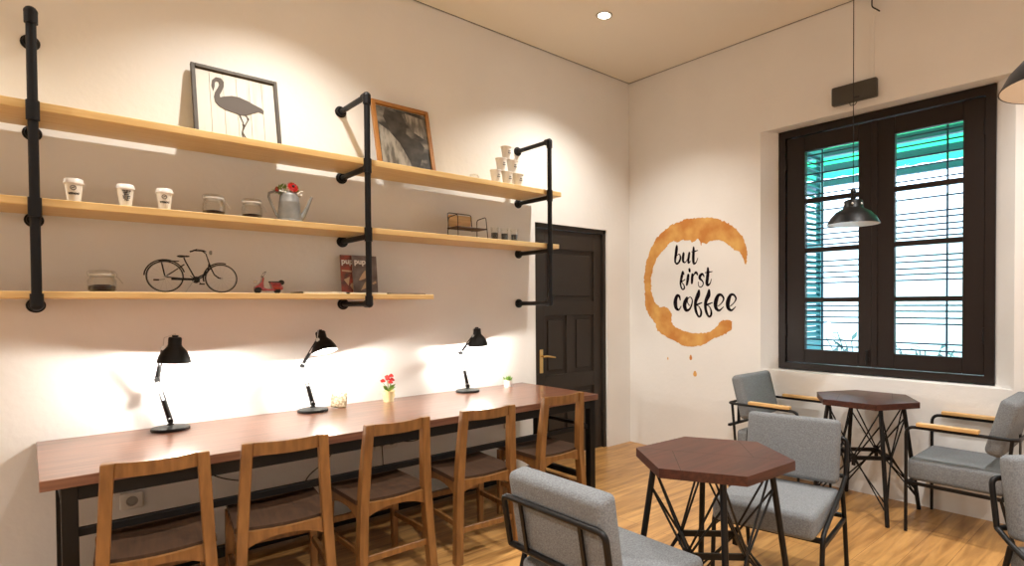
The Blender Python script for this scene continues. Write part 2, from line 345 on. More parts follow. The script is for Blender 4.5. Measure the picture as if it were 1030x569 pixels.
def garden_plant(x, y, h_, label, n=26, seed=1):
    random.seed(seed); p = empty('garden_plant', (x, y, -.25), label=label, cat='plant', group='plants in the courtyard')
    MB().lathe([(.0, 0), (.13, 0), (.18, .30), (.19, .32), (.15, .30), (0, .29)], n=16).build('pot', M_outwall, p)
    st = MB(); lf = MB()
    for i in range(n):
        a = random.random()*2*PI; l = h_*(.6+.5*random.random()); sp = .1+.28*random.random()
        tip = V(sp*math.cos(a), sp*math.sin(a), .3+l); st.tube([(0, 0, .28), (tip.x*.4, tip.y*.4, .3+l*.6), tip], .006, 5)
        for k in range(5):
            c = V(tip.x*(.5+.12*k), tip.y*(.5+.12*k), .3+l*(.6+.1*k)); dr = V(random.uniform(-1, 1), random.uniform(-1, 1), random.uniform(-.2, .6)).normalized(); sd = dr.cross(V(0, 0, 1)).normalized()*.03
            lf._add([c, c+dr*.07+sd, c+dr*.16, c+dr*.07-sd], [[0, 1, 2, 3]])
    st.build('stem', M_leafd, p); lf.build('foliage', M_leafd, p)
garden_plant(2.6, -1.25, .95, 'leafy potted plant outside low in the left window pane', seed=3)
garden_plant(2.3, -2.05, .80, 'dark bushy potted plant outside low in the right window pane', 40, seed=5)
garden_plant(2.9, -2.55, .78, 'smaller potted plant outside beside the dark bushy one', 20, seed=8)
# ---------------------------------------------------------------- ceiling downlights
for i, (x, y) in enumerate(DOWNLIGHTS):
    lab = ('round recessed downlight near the corner, ringed in grey trim' if i == 0 else 'round recessed ceiling downlight outside the view')
    t = empty('recessed_downlight', (x, y, H), label=lab, cat='ceiling light', group=None if i == 0 else 'downlights beyond the view')
    MB().lathe([(.046, -.001), (.046, -.006), (.062, -.006), (.064, -.001)], n=32, close=True).build('trim_ring', M_chrome, t)
    MB().lathe([(.001, -.0045), (.046, -.0045), (.046, -.002), (.001, -.002)], n=32).build('diffuser', M_bulb, t)
    l = bpy.data.lights.new('downlight_beam', 'SPOT'); l.energy = DOWNLIGHT_W if y > -1 else FILL_W; l.color = WARM if y > -1 else FILL_COL; l.shadow_soft_size = .035; l.spot_size = math.radians(118); l.spot_blend = .75
    lo = bpy.data.objects.new('downlight_beam', l); COL.objects.link(lo); lo.parent = t; lo.location = (0, 0, -.02)

# ---------------------------------------------------------------- pipe brackets and shelves
SH = [(2.312, .038, -1.270), (1.887, .036, -1.297), (1.472, .032, -2.436)]   # top z, thickness, right end
PY = -.412
def pipe_bracket(x, label):
    t = empty('pipe_bracket', (x, 0, 0), label=label, cat='shelf bracket', group='black iron pipe brackets')
    r = .0180; zt, zb = 2.690, 1.410
    MB().cyl((0, PY, zb), (0, PY, zt), r, n=16).build('upright_pipe', M_pipe, t)
    for z in (zt, SH[0][0]-SH[0][1]-.024, SH[1][0]-SH[1][1]-.024, zb):
        MB().cyl((0, PY, z), (0, -.012, z), r*.95, n=14).build('arm_pipe', M_pipe, t)
        MB().lathe([(0, 0), (.037, 0), (.037, .007), (.029, .010), (.026, .026), (.0, .026)], (0, 0, z), n=20, axis=(0, -1, 0)).build('wall_flange', M_pipe, t)
        if z in (zt, zb):
            s_ = -1 if z == zt else 1
            MB().sph((0, PY, z), .0245).cyl((0, PY, z), (0, PY, z+s_*.050), .0235, n=16).cyl((0, PY, z), (0, PY+.045, z), .0235, n=16).build('elbow', M_pipe, t)
        else: MB().cyl((0, PY, z-.030), (0, PY, z+.055), .0235, n=16).cyl((0, PY, z), (0, PY+.024, z), .0235, n=16).build('tee_joint', M_pipe, t)
    return t
pipe_bracket(-4.402, 'black iron pipe bracket at the left end of the shelves')
pipe_bracket(-2.900, 'black iron pipe bracket in the middle of the shelves, beside the oak photo frame')
pipe_bracket(-1.420, 'black iron pipe bracket at the right end, in front of the dark door')
for (z, th, xr), lb in zip(SH, ('top pine shelf board carrying the picture frames', 'middle pine shelf board carrying the paper cups', 'lowest and shortest pine shelf board under the model bicycle')):
    o = MB().box((-5.25, -.385, z-th), (xr, -.036, z), .003, 1).build('shelf_board', M_shelf); tag(o, lb, 'shelf', 'pine shelf boards')
Z1, Z2, Z3 = (s_[0] for s_ in SH)

# ---------------------------------------------------------------- framed pictures
def frame_thing(name, x, w_, h_, lean, ybase, m_frame, bar, label, z, tiltz=0):
    t = empty(name, (x, ybase, z+.0075), tiltz, label, 'picture'); t.rotation_euler = (-lean, 0, tiltz)
    b = MB(); d_ = .028
    b.box((-w_/2, 0, 0), (-w_/2+bar, d_, h_), .002, 1); b.box((w_/2-bar, 0, 0), (w_/2, d_, h_), .002, 1); b.box((-w_/2+bar, 0, 0), (w_/2-bar, d_, bar), .002, 1); b.box((-w_/2+bar, 0, h_-bar), (w_/2-bar, d_, h_), .002, 1)
    b.build('frame', m_frame, t); return t
fl = frame_thing('picture_frame', -3.528, .445, .460, .20, -.145, M_frameg, .020, 'grey wooden frame with a flamingo silhouette on white boards, on top shelf', Z1)
b = MB()
bw = .405/6
for k in range(6): b.box((-.2025+k*bw+.0008, .014, .02), (-.2025+(k+1)*bw-.0008, .020, .435), .001, 1)
b.build('backing_board', M_board, fl)
FP = [(108,146),(103,128),(106,110),(118,100),(134,103),(143,116),(142,132),(134,148),(127,160),(128,168),(140,165),(165,163),(190,168),(215,180),(240,195),(262,207),(270,216),(268,226),(250,218),(238,222),(222,226),(205,230),(190,228),(165,218),(140,208),(122,196),(112,182),(109,165),(113,150),(122,136),(128,124),(126,114),(119,112),(114,120),(113,132)]
def fmap(x, y):
    u = (x-55)/255; top = 68+(x-52)*.223; return (-.2025+.405*u, .435-(y-top)/228*.415)
b = MB(); b.prism([fmap(*p_) for p_ in FP], .004, lambda x, y, z: (x, .0138-z, y))
for L in ([(186, 224), (197, 255), (198, 265), (191, 292), (196, 312)], [(204, 226), (216, 243), (204, 262), (192, 285), (203, 308)]):
    q = [fmap(*p_) for p_ in L]; b.tube([(x, .0118, y) for x, y in q], .0034, 6)
for p_ in ((197, 262), (214, 243)): x, y = fmap(*p_); b.sph((x, .0118, y), .006, n=8)
b.build('flamingo_cutout', M_flam, fl)
ph = frame_thing('picture_frame', -2.497, .43, .512, .24, -.175, M_frameo, .026, 'oak frame with a dark black and white photograph, right of the middle bracket', Z1)
MB().box((-.19, .012, .025), (.19, .018, .475)).build('photo_print', M_photo, ph)
b = MB(); b.prism([(-.12, .46), (.0, .45), (.03, .38), (.02, .30), (.06, .27), (.11, .28), (.15, .22), (.13, .16), (.09, .05), (.04, .05), (0, .15), (-.05, .24), (-.09, .29), (-.11, .33), (-.14, .40)], .0006, lambda x, y, z: (x, .0119-z, y)); b.build('photo_shade', M_photod, ph)
b = MB(); b.prism([(-.18, .34), (-.11, .30), (-.04, .22), (.02, .10), (.03, .03), (-.18, .03)], .0005, lambda x, y, z: (x, .0119-z, y)); b.prism([(.03, .46), (.18, .44), (.18, .28), (.13, .30), (.07, .33), (.04, .38)], .0005, lambda x, y, z: (x, .0119-z, y)); b.build('photo_light', M_photol, ph)

# ---------------------------------------------------------------- stacked small cups on the top shelf
def paper_cup_small(loc, label, text=True):
    t = empty('paper_cup', loc, label=label, cat='cup', group='small cups stacked on the top shelf')
    MB().lathe([(0, .002), (.030, .0), (.042, .088), (.046, .090), (.046, .095), (.040, .095), (.030, .006), (0, .006)], n=20).build('cup_body', M_cup, t)
    MB().box((-.012, -.0395, .040), (.012, -.036, .047)).box((-.008, -.0405, .055), (.008, -.037, .062)).build('printed_mark', M_zinc, t)
    return t
k = .0
px0 = -1.83
stk = [(-1.875, 0, 'leftmost'), (-1.77, 0, 'second from left'), (-1.668, 0, 'rightmost')]
for x, _, s_ in stk: paper_cup_small((x, -.325, Z1), 'small pale paper cup, %s in bottom row of the stack' % s_)
paper_cup_small((-1.825, -.325, Z1+.096), 'small pale paper cup, left one in middle row of the stack'); paper_cup_small((-1.720, -.325, Z1+.096), 'small pale paper cup, right one in middle row of the stack')
paper_cup_small((-1.775, -.325, Z1+.192), 'small pale paper cup on the very top of the stack')
t = empty('glass_tumbler', (-2.0, -.22, Z1), label='overturned clear glass left of the stacked small cups', cat='glass')
MB().lathe([(.040, 0), (.040, .045), (.032, .062), (0, .066), (0, .062), (.030, .058), (.037, .044), (.037, 0)], n=20, close=True).build('glass_bowl', M_jar, t)

# ---------------------------------------------------------------- takeaway cups
def takeaway(x, rz, label, emblem):
    t = empty('paper_cup', (x, -.335, Z2), rz, label, 'cup', 'takeaway cups on the middle shelf')
    MB().lathe([(0, 0), (.0235, 0), (.0335, .088), (0, .088)], n=28).build('cup_body', M_cup, t)
    MB().lathe([(0, .084), (.0372, .084), (.0380, .090), (.0352, .094), (.0343, .104), (.031, .107), (.028, .104), (0, .103)], n=28).build('cup_lid', M_white, t)
    def fr(z): return -(.0235+.010*z/.088)-.0012
    if emblem:
        b = MB(); ring = [(.010*math.cos(a), fr(.063), .063+.010*math.sin(a)) for a in [i*2*PI/20 for i in range(20)]]; b.tube(ring, .0012, 5, closed=True); b.tube([(-.006, fr(.063), .060), (0, fr(.063)-.0002, .064), (.006, fr(.064), .067)], .0013, 5)
        b.build('emblem', M_ink, t)
        text_mesh('lettering', 'vmoc', .018, M_ink, t, Matrix.Translation((0, fr(.036)-.0012, .038)) @ Matrix.Rotation(PI/2, 4, 'X'), .0012, .25, .0006)
    else:
        for i, s_ in enumerate(('but first', 'coffee', 'then', 'we can', 'do the', 'rest')):
            z = .073-i*.0085; text_mesh('lettering', s_, .0105, M_ink, t, Matrix.Translation((.004, fr(z)-.0012, z)) @ Matrix.Rotation(PI/2, 4, 'X'), .0012, 0, .0004)
    return t
takeaway(-4.268, -.10, 'white lidded takeaway cup with round emblem, leftmost of the three cups', True)
takeaway(-4.078, -.10, 'white lidded takeaway cup printed with stacked lines of text, middle of three', False)
takeaway(-3.922, -.15, 'white lidded takeaway cup with emblem, rightmost and beside the glass jars', True)

# ---------------------------------------------------------------- clip-top jars
def jar(x, y, z, r, h_, label, fill, group, wire=True):
    t = empty('glass_jar', (x, y, z), label=label, cat='jar', group=group)
    MB().lathe([(0, 0), (r*.86, 0), (r, r*.2), (r, h_*.52), (r*.84, h_*.66), (r*.84, h_*.74), (r*.80, h_*.74), (r*.80, h_*.66), (r*.95, h_*.52), (r*.95, r*.2), (r*.8, .004), (0, .004)], n=28).build('jar_body', M_jar, t)
    MB().lathe([(0, .005), (r*.8, .005), (r*.93, r*.22), (r*.93, h_*fill), (r*.5, h_*fill*1.25), (0, h_*fill)], n=24).build('coffee_grounds', M_coffee, t)
    MB().lathe([(r*.88, h_*.745), (r*.90, h_*.78), (r*.88, h_*.815), (r*.70, h_*.815), (r*.70, h_*.745)], n=28, close=True).build('rubber_seal', M_plast, t)
    MB().lathe([(0, h_*.82), (r*.86, h_*.82), (r*.88, h_*.9), (r*.8, h_*.97), (r*.3, h_), (0, h_), (0, h_*.96), (r*.3, h_*.96), (r*.78, h_*.91), (r*.8, h_*.84), (0, h_*.84)], n=28).build('jar_lid', M_jar, t)
    b = MB(); b.tube([(r*.88*math.cos(a), r*.88*math.sin(a), h_*.70) for a in [i*2*PI/24 for i in range(24)]], .0017, 5, closed=True)
    b.tube(fillet([(-r*.9, 0, h_*.70), (-r*1.05, 0, h_*.85), (-r*.85, 0, h_*.97), (r*.85, 0, h_*.97), (r*1.05, 0, h_*.80), (r*1.0, 0, h_*.68)], .01), .0016, 5)
    b.tube(fillet([(r*.92, -.008, h_*.72), (r*1.15, -.008, h_*.62), (r*1.42, -.008, h_*.40), (r*1.42, .008, h_*.40), (r*1.15, .008, h_*.62), (r*.92, .008, h_*.72)], .006), .0016, 5)
    b.build('wire_clip', M_chrome, t); return t
jar(-3.705, -.325, Z2, .052, .110, 'glass clip-top jar on middle shelf beside the third cup', .17, 'clip-top coffee jars')
jar(-3.522, -.325, Z2, .051, .108, 'glass clip-top jar on middle shelf beside the watering can', .17, 'clip-top coffee jars')
jar(-4.168, -.27, Z3, .056, .108, 'glass clip-top jar with dark coffee on lowest shelf', .27, 'clip-top coffee jars')

# ---------------------------------------------------------------- watering can with flowers
wc = empty('watering_can', (-3.320, -.30, Z2), -.08, 'grey zinc watering can holding a red gerbera, on the middle shelf', 'watering can')
b = MB(); b.lathe([(0, .004), (.066, .004), (.068, 0), (.068, .008), (.063, .012), (.055, .11), (.055, .116), (.0535, .118), (.050, .150), (.040, .168), (.030, .172), (.027, .168), (.036, .160), (.046, .145), (.046, .02), (0, .02)], n=28); b.build('can_body', M_zinc, wc)
MB().tube([(-.035, 0, .158), (-.075, 0, .172), (-.105, 0, .158), (-.108, 0, .135), (-.092, 0, .09), (-.070, 0, .04), (-.060, 0, .022)], .007, 8).build('can_handle', M_zinc, wc)
MB().tube([(.056, 0, .02), (.075, 0, .045), (.100, 0, .10), (.122, 0, .158)], [.016, .014, .010, .008], 12).build('can_spout', M_zinc, wc)
fb = empty('flower_bunch', (-3.320, -.30, Z2+.155), label='bunch of artificial flowers with one large red gerbera in the zinc can', cat='flowers')
b = MB()
for lay in range(3):
    for i in range(18):
        a = i*2*PI/18+lay*.17; R_ = .036-.007*lay; c_ = V(.010, -.03, .045); ax = V(.15, -.9, .4).normalized(); x_ = ax.orthogonal().normalized(); y_ = ax.cross(x_)
        dr = x_*math.cos(a)+y_*math.sin(a); sd = ax.cross(dr)*.006
        b._add([c_+ax*.003*lay, c_+dr*R_*.6+sd+ax*(.004+.003*lay), c_+dr*R_+ax*.003*lay, c_+dr*R_*.6-sd+ax*(.004+.003*lay)], [[0, 1, 2, 3]])
b.build('gerbera_bloom', M_red, fb); MB().sph((.011, -.038, .049), .008).build('bloom_centre', M_rubber, fb)
random.seed(11); b = MB(); st = MB()
for i in range(60):
    c_ = V(random.uniform(-.075, .05), random.uniform(-.02, .03), random.uniform(-.0, .045)); dr = V(random.uniform(-1, 1), random.uniform(-1, .5), random.uniform(-.3, 1)).normalized(); sd = dr.cross(V(.3, 0, 1)).normalized()*.008
    b._add([c_, c_+dr*.012+sd, c_+dr*.028, c_+dr*.012-sd], [[0, 1, 2, 3]])
    if i % 5 == 0: st.tube([(random.uniform(-.018, .018), random.uniform(-.018, .018), -.10), c_*.5+V(0, 0, .0), c_], .0014, 5)
b.build('foliage', M_green, fb); st.build('stem', M_green, fb)
b = MB()
for i in range(16):
    c_ = V(random.uniform(-.06, .07), random.uniform(-.035, .0), random.uniform(-.005, .025)); b.sph(c_, .006, (1.4, 1, .8), 6)
b.build('white_blossom', M_white, fb)
MB().sph((-.068, -.01, .022), .011, (1.1, 1, 1), 8).sph((-.072, -.012, .034), .006, n=6).build('red_bud', M_redp, fb)

# ---------------------------------------------------------------- miniature wire chair and three glasses
mc = empty('miniature_chair', (-2.105, -.275, Z2), 0.0, 'miniature wire armchair model with tan seat back, on middle shelf', 'model chair')
W2, D2 = .125, .085
b = MB(); r_ = .0032
b.tube(fillet([(-W2+.02, .07, .06), (-W2+.02, .085, .185), (W2-.03, .085, .185), (W2-.03, .07, .06)], .018), r_, 6); b.build('back_frame', M_black, mc)
for s_ in (-1, 1): MB().tube(fillet([(s_*W2, .05, 0), (s_*(W2-.004), .045, .145), (s_*(W2-.006), -.075, .155), (s_*W2, -.09, 0)], .022), r_, 6).build('side_frame', M_black, mc)
MB().box((-W2, -.08, .062), (W2, .06, .072), .002, 1).build('seat', M_seat, mc)
MB().box((-W2+.024, .078, .085), (W2-.034, .084, .172), .002, 1).build('backrest', M_armw, mc)
def small_glass(x, label):
    t = empty('small_glass', (x, -.335, Z2), label=label, cat='glass', group='three small glasses on the middle shelf')
    MB().lathe([(0, 0), (.027, 0), (.030, .078), (.032, .090), (.029, .090), (.027, .078), (.024, .004), (0, .004)], n=20).build('glass_body', M_jar, t)
    MB().lathe([(0, .005), (.0235, .005), (.0255, .050), (0, .052)], n=18).build('filling', M_wallbox, t)
small_glass(-1.898, 'small glass with dark filling beside the miniature wire chair'); small_glass(-1.808, 'small glass with dark filling, middle of the three'); small_glass(-1.715, 'small glass with dark filling nearest the right bracket')

# ---------------------------------------------------------------- model bicycle
bk = empty('model_bicycle', (-3.780, -.26, Z3), .0, 'black model roadster bicycle on the lowest shelf', 'model bicycle')
RW, XR, XF = .078, -.135, .118
def wheel(x, name, r):
    c = V(x, 0, r+.002)
    def P_(a, rr): return (c.x+rr*math.cos(a), 0, c.z+rr*math.sin(a))
    t = MB().tube([P_(i*2*PI/36, r-.0035) for i in range(36)], .0036, 6, closed=True).build(name, M_rubber, bk)
    b = MB(); b.tube([P_(i*2*PI/36, r-.009) for i in range(36)], .0014, 5, closed=True)
    for i in range(16): b.cyl(P_(i*PI/8, .004), P_(i*PI/8+.1, r-.009), .00045, n=4)
    b.cyl((c.x, -.010, c.z), (c.x, .010, c.z), .005, n=8); b.build('spoke', M_chrome, t)
wheel(XR, 'rear_wheel', RW+.004); wheel(XF, 'front_wheel', RW)
b = MB(); R_ = .0036
bb = (.0, 0, .070); st_ = (-.045, 0, .165); hd = (.062, 0, .160); hd2 = (.070, 0, .135)
b.tube([bb, st_, (-.052, 0, .185)], R_, 6); b.tube([bb, (.03, 0, .085), (.055, 0, .115), hd], R_, 6); b.tube([(.0, 0, .078), (.035, 0, .098), hd2], R_, 6)
b.tube([(XR, .006, .082), bb], R_*.8, 6); b.tube([(XR, .006, .082), (-.05, 0, .150)], R_*.8, 6); b.tube([(XR, -.006, .082), bb], R_*.8, 6)
b.tube([(.055, 0, .185), hd, hd2, (.085, 0, .10), (.105, .007, .083), (XF, .007, .080)], R_, 6); b.tube([(.085, 0, .10), (.105, -.007, .083), (XF, -.007, .080)], R_*.8, 6)
b.build('bicycle_frame', M_black, bk)
b = MB(); b.tube([(.055, 0, .185), (.048, 0, .210), (.030, 0, .225)], R_*.8, 6); b.tube([(-.015, .04, .222), (.0, .038, .228), (.035, .02, .226), (.048, 0, .222), (.035, -.02, .226), (.0, -.038, .228), (-.015, -.04, .222)], R_*.75, 6); b.build('handlebar', M_black, bk)
MB().cyl((-.018, .041, .221), (.0, .038, .228), .004, n=8).cyl((-.018, -.041, .221), (.0, -.038, .228), .004, n=8).build('grip', M_rubber, bk)
MB().lathe([(0, 0), (.011, .003), (.012, .012), (0, .014)], (.062, 0, .218), n=14, axis=(1, 0, 0)).build('headlamp', M_zinc, bk)
MB().sph((-.062, 0, .192), .018, (1.25, .75, .35), 10).sph((-.040, 0, .193), .009, (1.6, .6, .5), 8).build('saddle', M_rubber, bk)
b = MB(); b.box((-.170, -.014, .163), (-.075, -.010, .167)); b.box((-.170, .010, .163), (-.075, .014, .167)); [b.box((x, -.014, .163), (x+.004, .014, .167)) for x in (-.170, -.145, -.120, -.095)]; b.tube([(-.15, .012, .163), (XR, .010, .082)], .0018, 5); b.tube([(-.15, -.012, .163), (XR, -.010, .082)], .0018, 5); b.build('luggage_rack', M_black, bk)
def fen(x, r, a0, a1): MB().tube([(x+r*math.cos(a0+(a1-a0)*i/14), 0, r-.005+r*0+math.sin(a0+(a1-a0)*i/14)*r) for i in range(15)], .0035, 6).build('mudguard', M_black, bk)
fen(XR, RW+.010, .3, PI*.98); fen(XF, RW+.006, 1.3, PI*1.02+.15)
b = MB(); b.box((-.11, -.013, .066), (.012, -.009, .078), .001, 1); b.lathe([(0, 0), (.018, 0), (.018, .003), (0, .003)], bb, n=16, axis=(0, -1, 0)); b.build('chain_case', M_black, bk)
b = MB(); b.tube([bb, (.0, -.016, .070), (.022, -.016, .048)], .0018, 5); b.box((.012, -.032, .044), (.034, -.014, .050)); b.tube([bb, (.0, .016, .07), (-.022, .016, .092)], .0018, 5); b.build('pedal', M_black, bk)
MB().box((-.185, -.006, .062), (-.160, .006, .070), .002, 1).tube([(-.165, 0, .066), (XR, .006, .07)], .0015, 5).build('rear_lamp', M_black, bk)
MB().tube([(-.01, -.005, .066), (-.05, -.025, .004)], .002, 5).build('kickstand', M_chrome, bk)

# ---------------------------------------------------------------- model scooter
sc = empty('model_scooter', (-3.425, -.26, Z3), 0, 'small red model scooter on the lowest shelf beside the bicycle', 'model scooter'); sc.scale = (1.12, 1.12, 1.12)
for x in (-.052, .040): MB().tube([(x+.012*math.cos(i*PI/8), 0, .0165+.012*math.sin(i*PI/8)) for i in range(16)], .0055, 8, closed=True).cyl((x, -.004, .0165), (x, .004, .0165), .009, n=10).build('wheel', M_rubber, sc)
b = MB(); b.prism([(-.068, .022), (-.066, .034), (-.050, .044), (-.036, .060), (-.030, .080), (-.024, .080), (-.028, .055), (-.026, .030), (-.01, .024), (.015, .024), (.004, .058), (.050, .056), (.064, .034), (.064, .022), (.052, .018), (.046, .028), (.034, .028), (.026, .014), (-.03, .014), (-.036, .022), (-.044, .032), (-.06, .03)], .026, lambda x, y, z: (x, z-.013, y)); b.build('scooter_body', M_redp, sc)
MB().sph((.035, -.012, .036), .020, (1.15, .5, .8), 10).sph((.035, .012, .036), .020, (1.15, .5, .8), 10).build('side_cowl', M_redp, sc)
MB().box((.0, -.012, .056), (.046, .012, .063), .003, 2).build('saddle', M_rubber, sc)
b = MB(); b.tube([(-.027, 0, .075), (-.030, 0, .088)], .003, 6); b.tube([(-.030, -.022, .086), (-.030, .022, .086)], .002, 6); b.build('handlebar', M_black, sc)
b = MB(); b.tube([(-.030, -.016, .088), (-.020, -.020, .104), (-.014, -.006, .112), (-.014, .006, .112), (-.020, .020, .104), (-.030, .016, .088)], .0012, 5); b.build('windscreen_wire', M_black, sc)
MB().sph((-.062, 0, .060), .009, (1.2, 1, .8), 8).build('headlamp', M_chrome, sc)
MB().cyl((.060, -.006, .058), (.060, .006, .058), .013, n=14).build('spare_wheel', M_rubber, sc)
MB().tube([(-.015, -.006, .015), (-.012, -.012, .002), (-.004, -.012, .002), (-.004, -.006, .015)], .001, 5).build('stand', M_chrome, sc)

# ---------------------------------------------------------------- magazines
def magazine(x, w_, y, m_, label, word, blobs):
    t = empty('magazine', (x, y, Z3), label=label, cat='magazine', group='upright magazines on the lowest shelf'); t.rotation_euler = (-.10, 0, 0)
    MB().box((-w_/2, 0, 0), (w_/2, .006, .262)).build('pages', M_paper, t)
    MB().box((-w_/2-.001, -.001, 0), (w_/2+.001, -.0002, .264)).build('cover', m_, t)
    text_mesh('title', word, .052, M_white, t, Matrix.Translation((-.032, -.0016, .222)) @ Matrix.Rotation(PI/2, 4, 'X'), .0003, 0, .0015)
    b = MB()
    for poly in blobs: b.prism(poly, .0006, lambda x, y, z: (x, -.0011-z, y))
    b.build('cover_picture', M_magT, t)
magazine(-2.862, .155, -.085, M_magA, 'upright magazine with a red top, leftmost, half behind the other', 'pup', [[(-.07, .155), (-.005, .150), (-.005, .162), (-.07, .165)], [(-.02, .06), (.0, .03), (.008, .07), (-.008, .08)], [(-.06, .10), (-.03, .06), (-.02, .12)]])
magazine(-2.785, .165, -.105, M_magB, 'upright brown magazine with tan shapes, behind the middle bracket', 'pup', [[(-.045, .10), (-.02, .14), (.0, .165), (.02, .15), (.018, .125), (-.01, .105), (-.04, .095)], [(-.035, .03), (-.01, .075), (.012, .10), (.03, .085), (.02, .06), (-.01, .04)], [(.045, .08), (.07, .095), (.075, .08), (.05, .07)]])
def lying(x0, x1, z, th, m_, label, y0=-.36, y1=-.13):
    t = empty('magazine', ((x0+x1)/2, (y0+y1)/2, z), label=label, cat='magazine', group='magazines lying on the lowest shelf')
    hw_, hd_ = (x1-x0)/2, (y1-y0)/2; b = MB(); n = 8
    for i in range(n):
        xa, xb = -hw_+2*hw_*i/n, -hw_+2*hw_*(i+1)/n; f = lambda x: .0015*math.sin(x*30)
        b._add([(xa, -hd_, .0005), (xb, -hd_, .0005), (xb, hd_, .0005), (xa, hd_, .0005), (xa, -hd_, th+f(xa)), (xb, -hd_, th+f(xb)), (xb, hd_, th+f(xb)), (xa, hd_, th+f(xa))], [[0, 1, 2, 3], [4, 5, 6, 7], [0, 1, 5, 4], [2, 3, 7, 6]] + ([[0, 3, 7, 4]] if i == 0 else []) + ([[1, 2, 6, 5]] if i == n-1 else []))
    b.build('pages', m_, t); MB().box((-hw_, -hd_, 0), (-hw_+.004, hd_, th)).build('spine', M_paper, t)
lying(-3.27, -3.02, Z3, .011, M_paper, 'white magazine lying flat left of the upright magazines')
lying(-3.00, -2.76, Z3, .009, M_paper, 'white magazine lying flat in front of the upright magazines')
lying(-2.735, -2.475, Z3, .008, M_magB, 'dark brown magazine lying flat near the shelf end', -.34, -.12)

# ---------------------------------------------------------------- long desk
DZ = .738; DXL, DXR, DYF = -4.412, -1.392, -.912
dk = empty('long_table', ((DXL+DXR)/2, -.46, 0), label='long dark reddish wood table on black metal frame against the left wall', cat='table')
def lx(x): return x-(DXL+DXR)/2
def ly(y): return y+.46
MB().box((lx(DXL), ly(DYF), DZ-.042), (lx(DXR), ly(-.004), DZ), .003, 2).build('tabletop', M_desk, dk)
LW = .022
def dbar(p, q, name='frame_rail', w_=.02):
    a = V(*[min(p[i], q[i])-(w_ if p[i] == q[i] else 0) for i in range(3)]); c = V(*[max(p[i], q[i])+(w_ if p[i] == q[i] else 0) for i in range(3)]); MB().box((lx(a.x), ly(a.y), a.z), (lx(c.x), ly(c.y), c.z), .002, 1).build(name, M_black, dk)
xL, xM, xR, yF, yB = -4.325, -2.83, -1.425, -.862, -.245
za = DZ-.043-.03
for x in (xL, xR):
    for y in (yF, yB): MB().box((lx(x)-.026, ly(y)-.026, 0), (lx(x)+.026, ly(y)+.026, DZ-.042), .002, 1).build('leg', M_black, dk)
    dbar((x, yF+.026, .115), (x, yB-.026, .115)); dbar((x, yF+.026, .50), (x, yB-.026, .50), w_=.012); dbar((x, yF+.026, za), (x, yB-.026, za), w_=.028)
for y in (yF, yB): dbar((xL+.026, y, za), (xR-.026, y, za), 'apron_rail', .028)
dbar((xL+.026, yF+.01, .50), (xR-.026, yF+.01, .50), 'foot_rail', .016)
dbar((xL+.026, yB, .05), (xR-.026, yB, .05), 'foot_rail', .026)
dbar((-2.78, yF+.01, .516), (-2.78, yF+.01, za-.028), 'strut', .014)

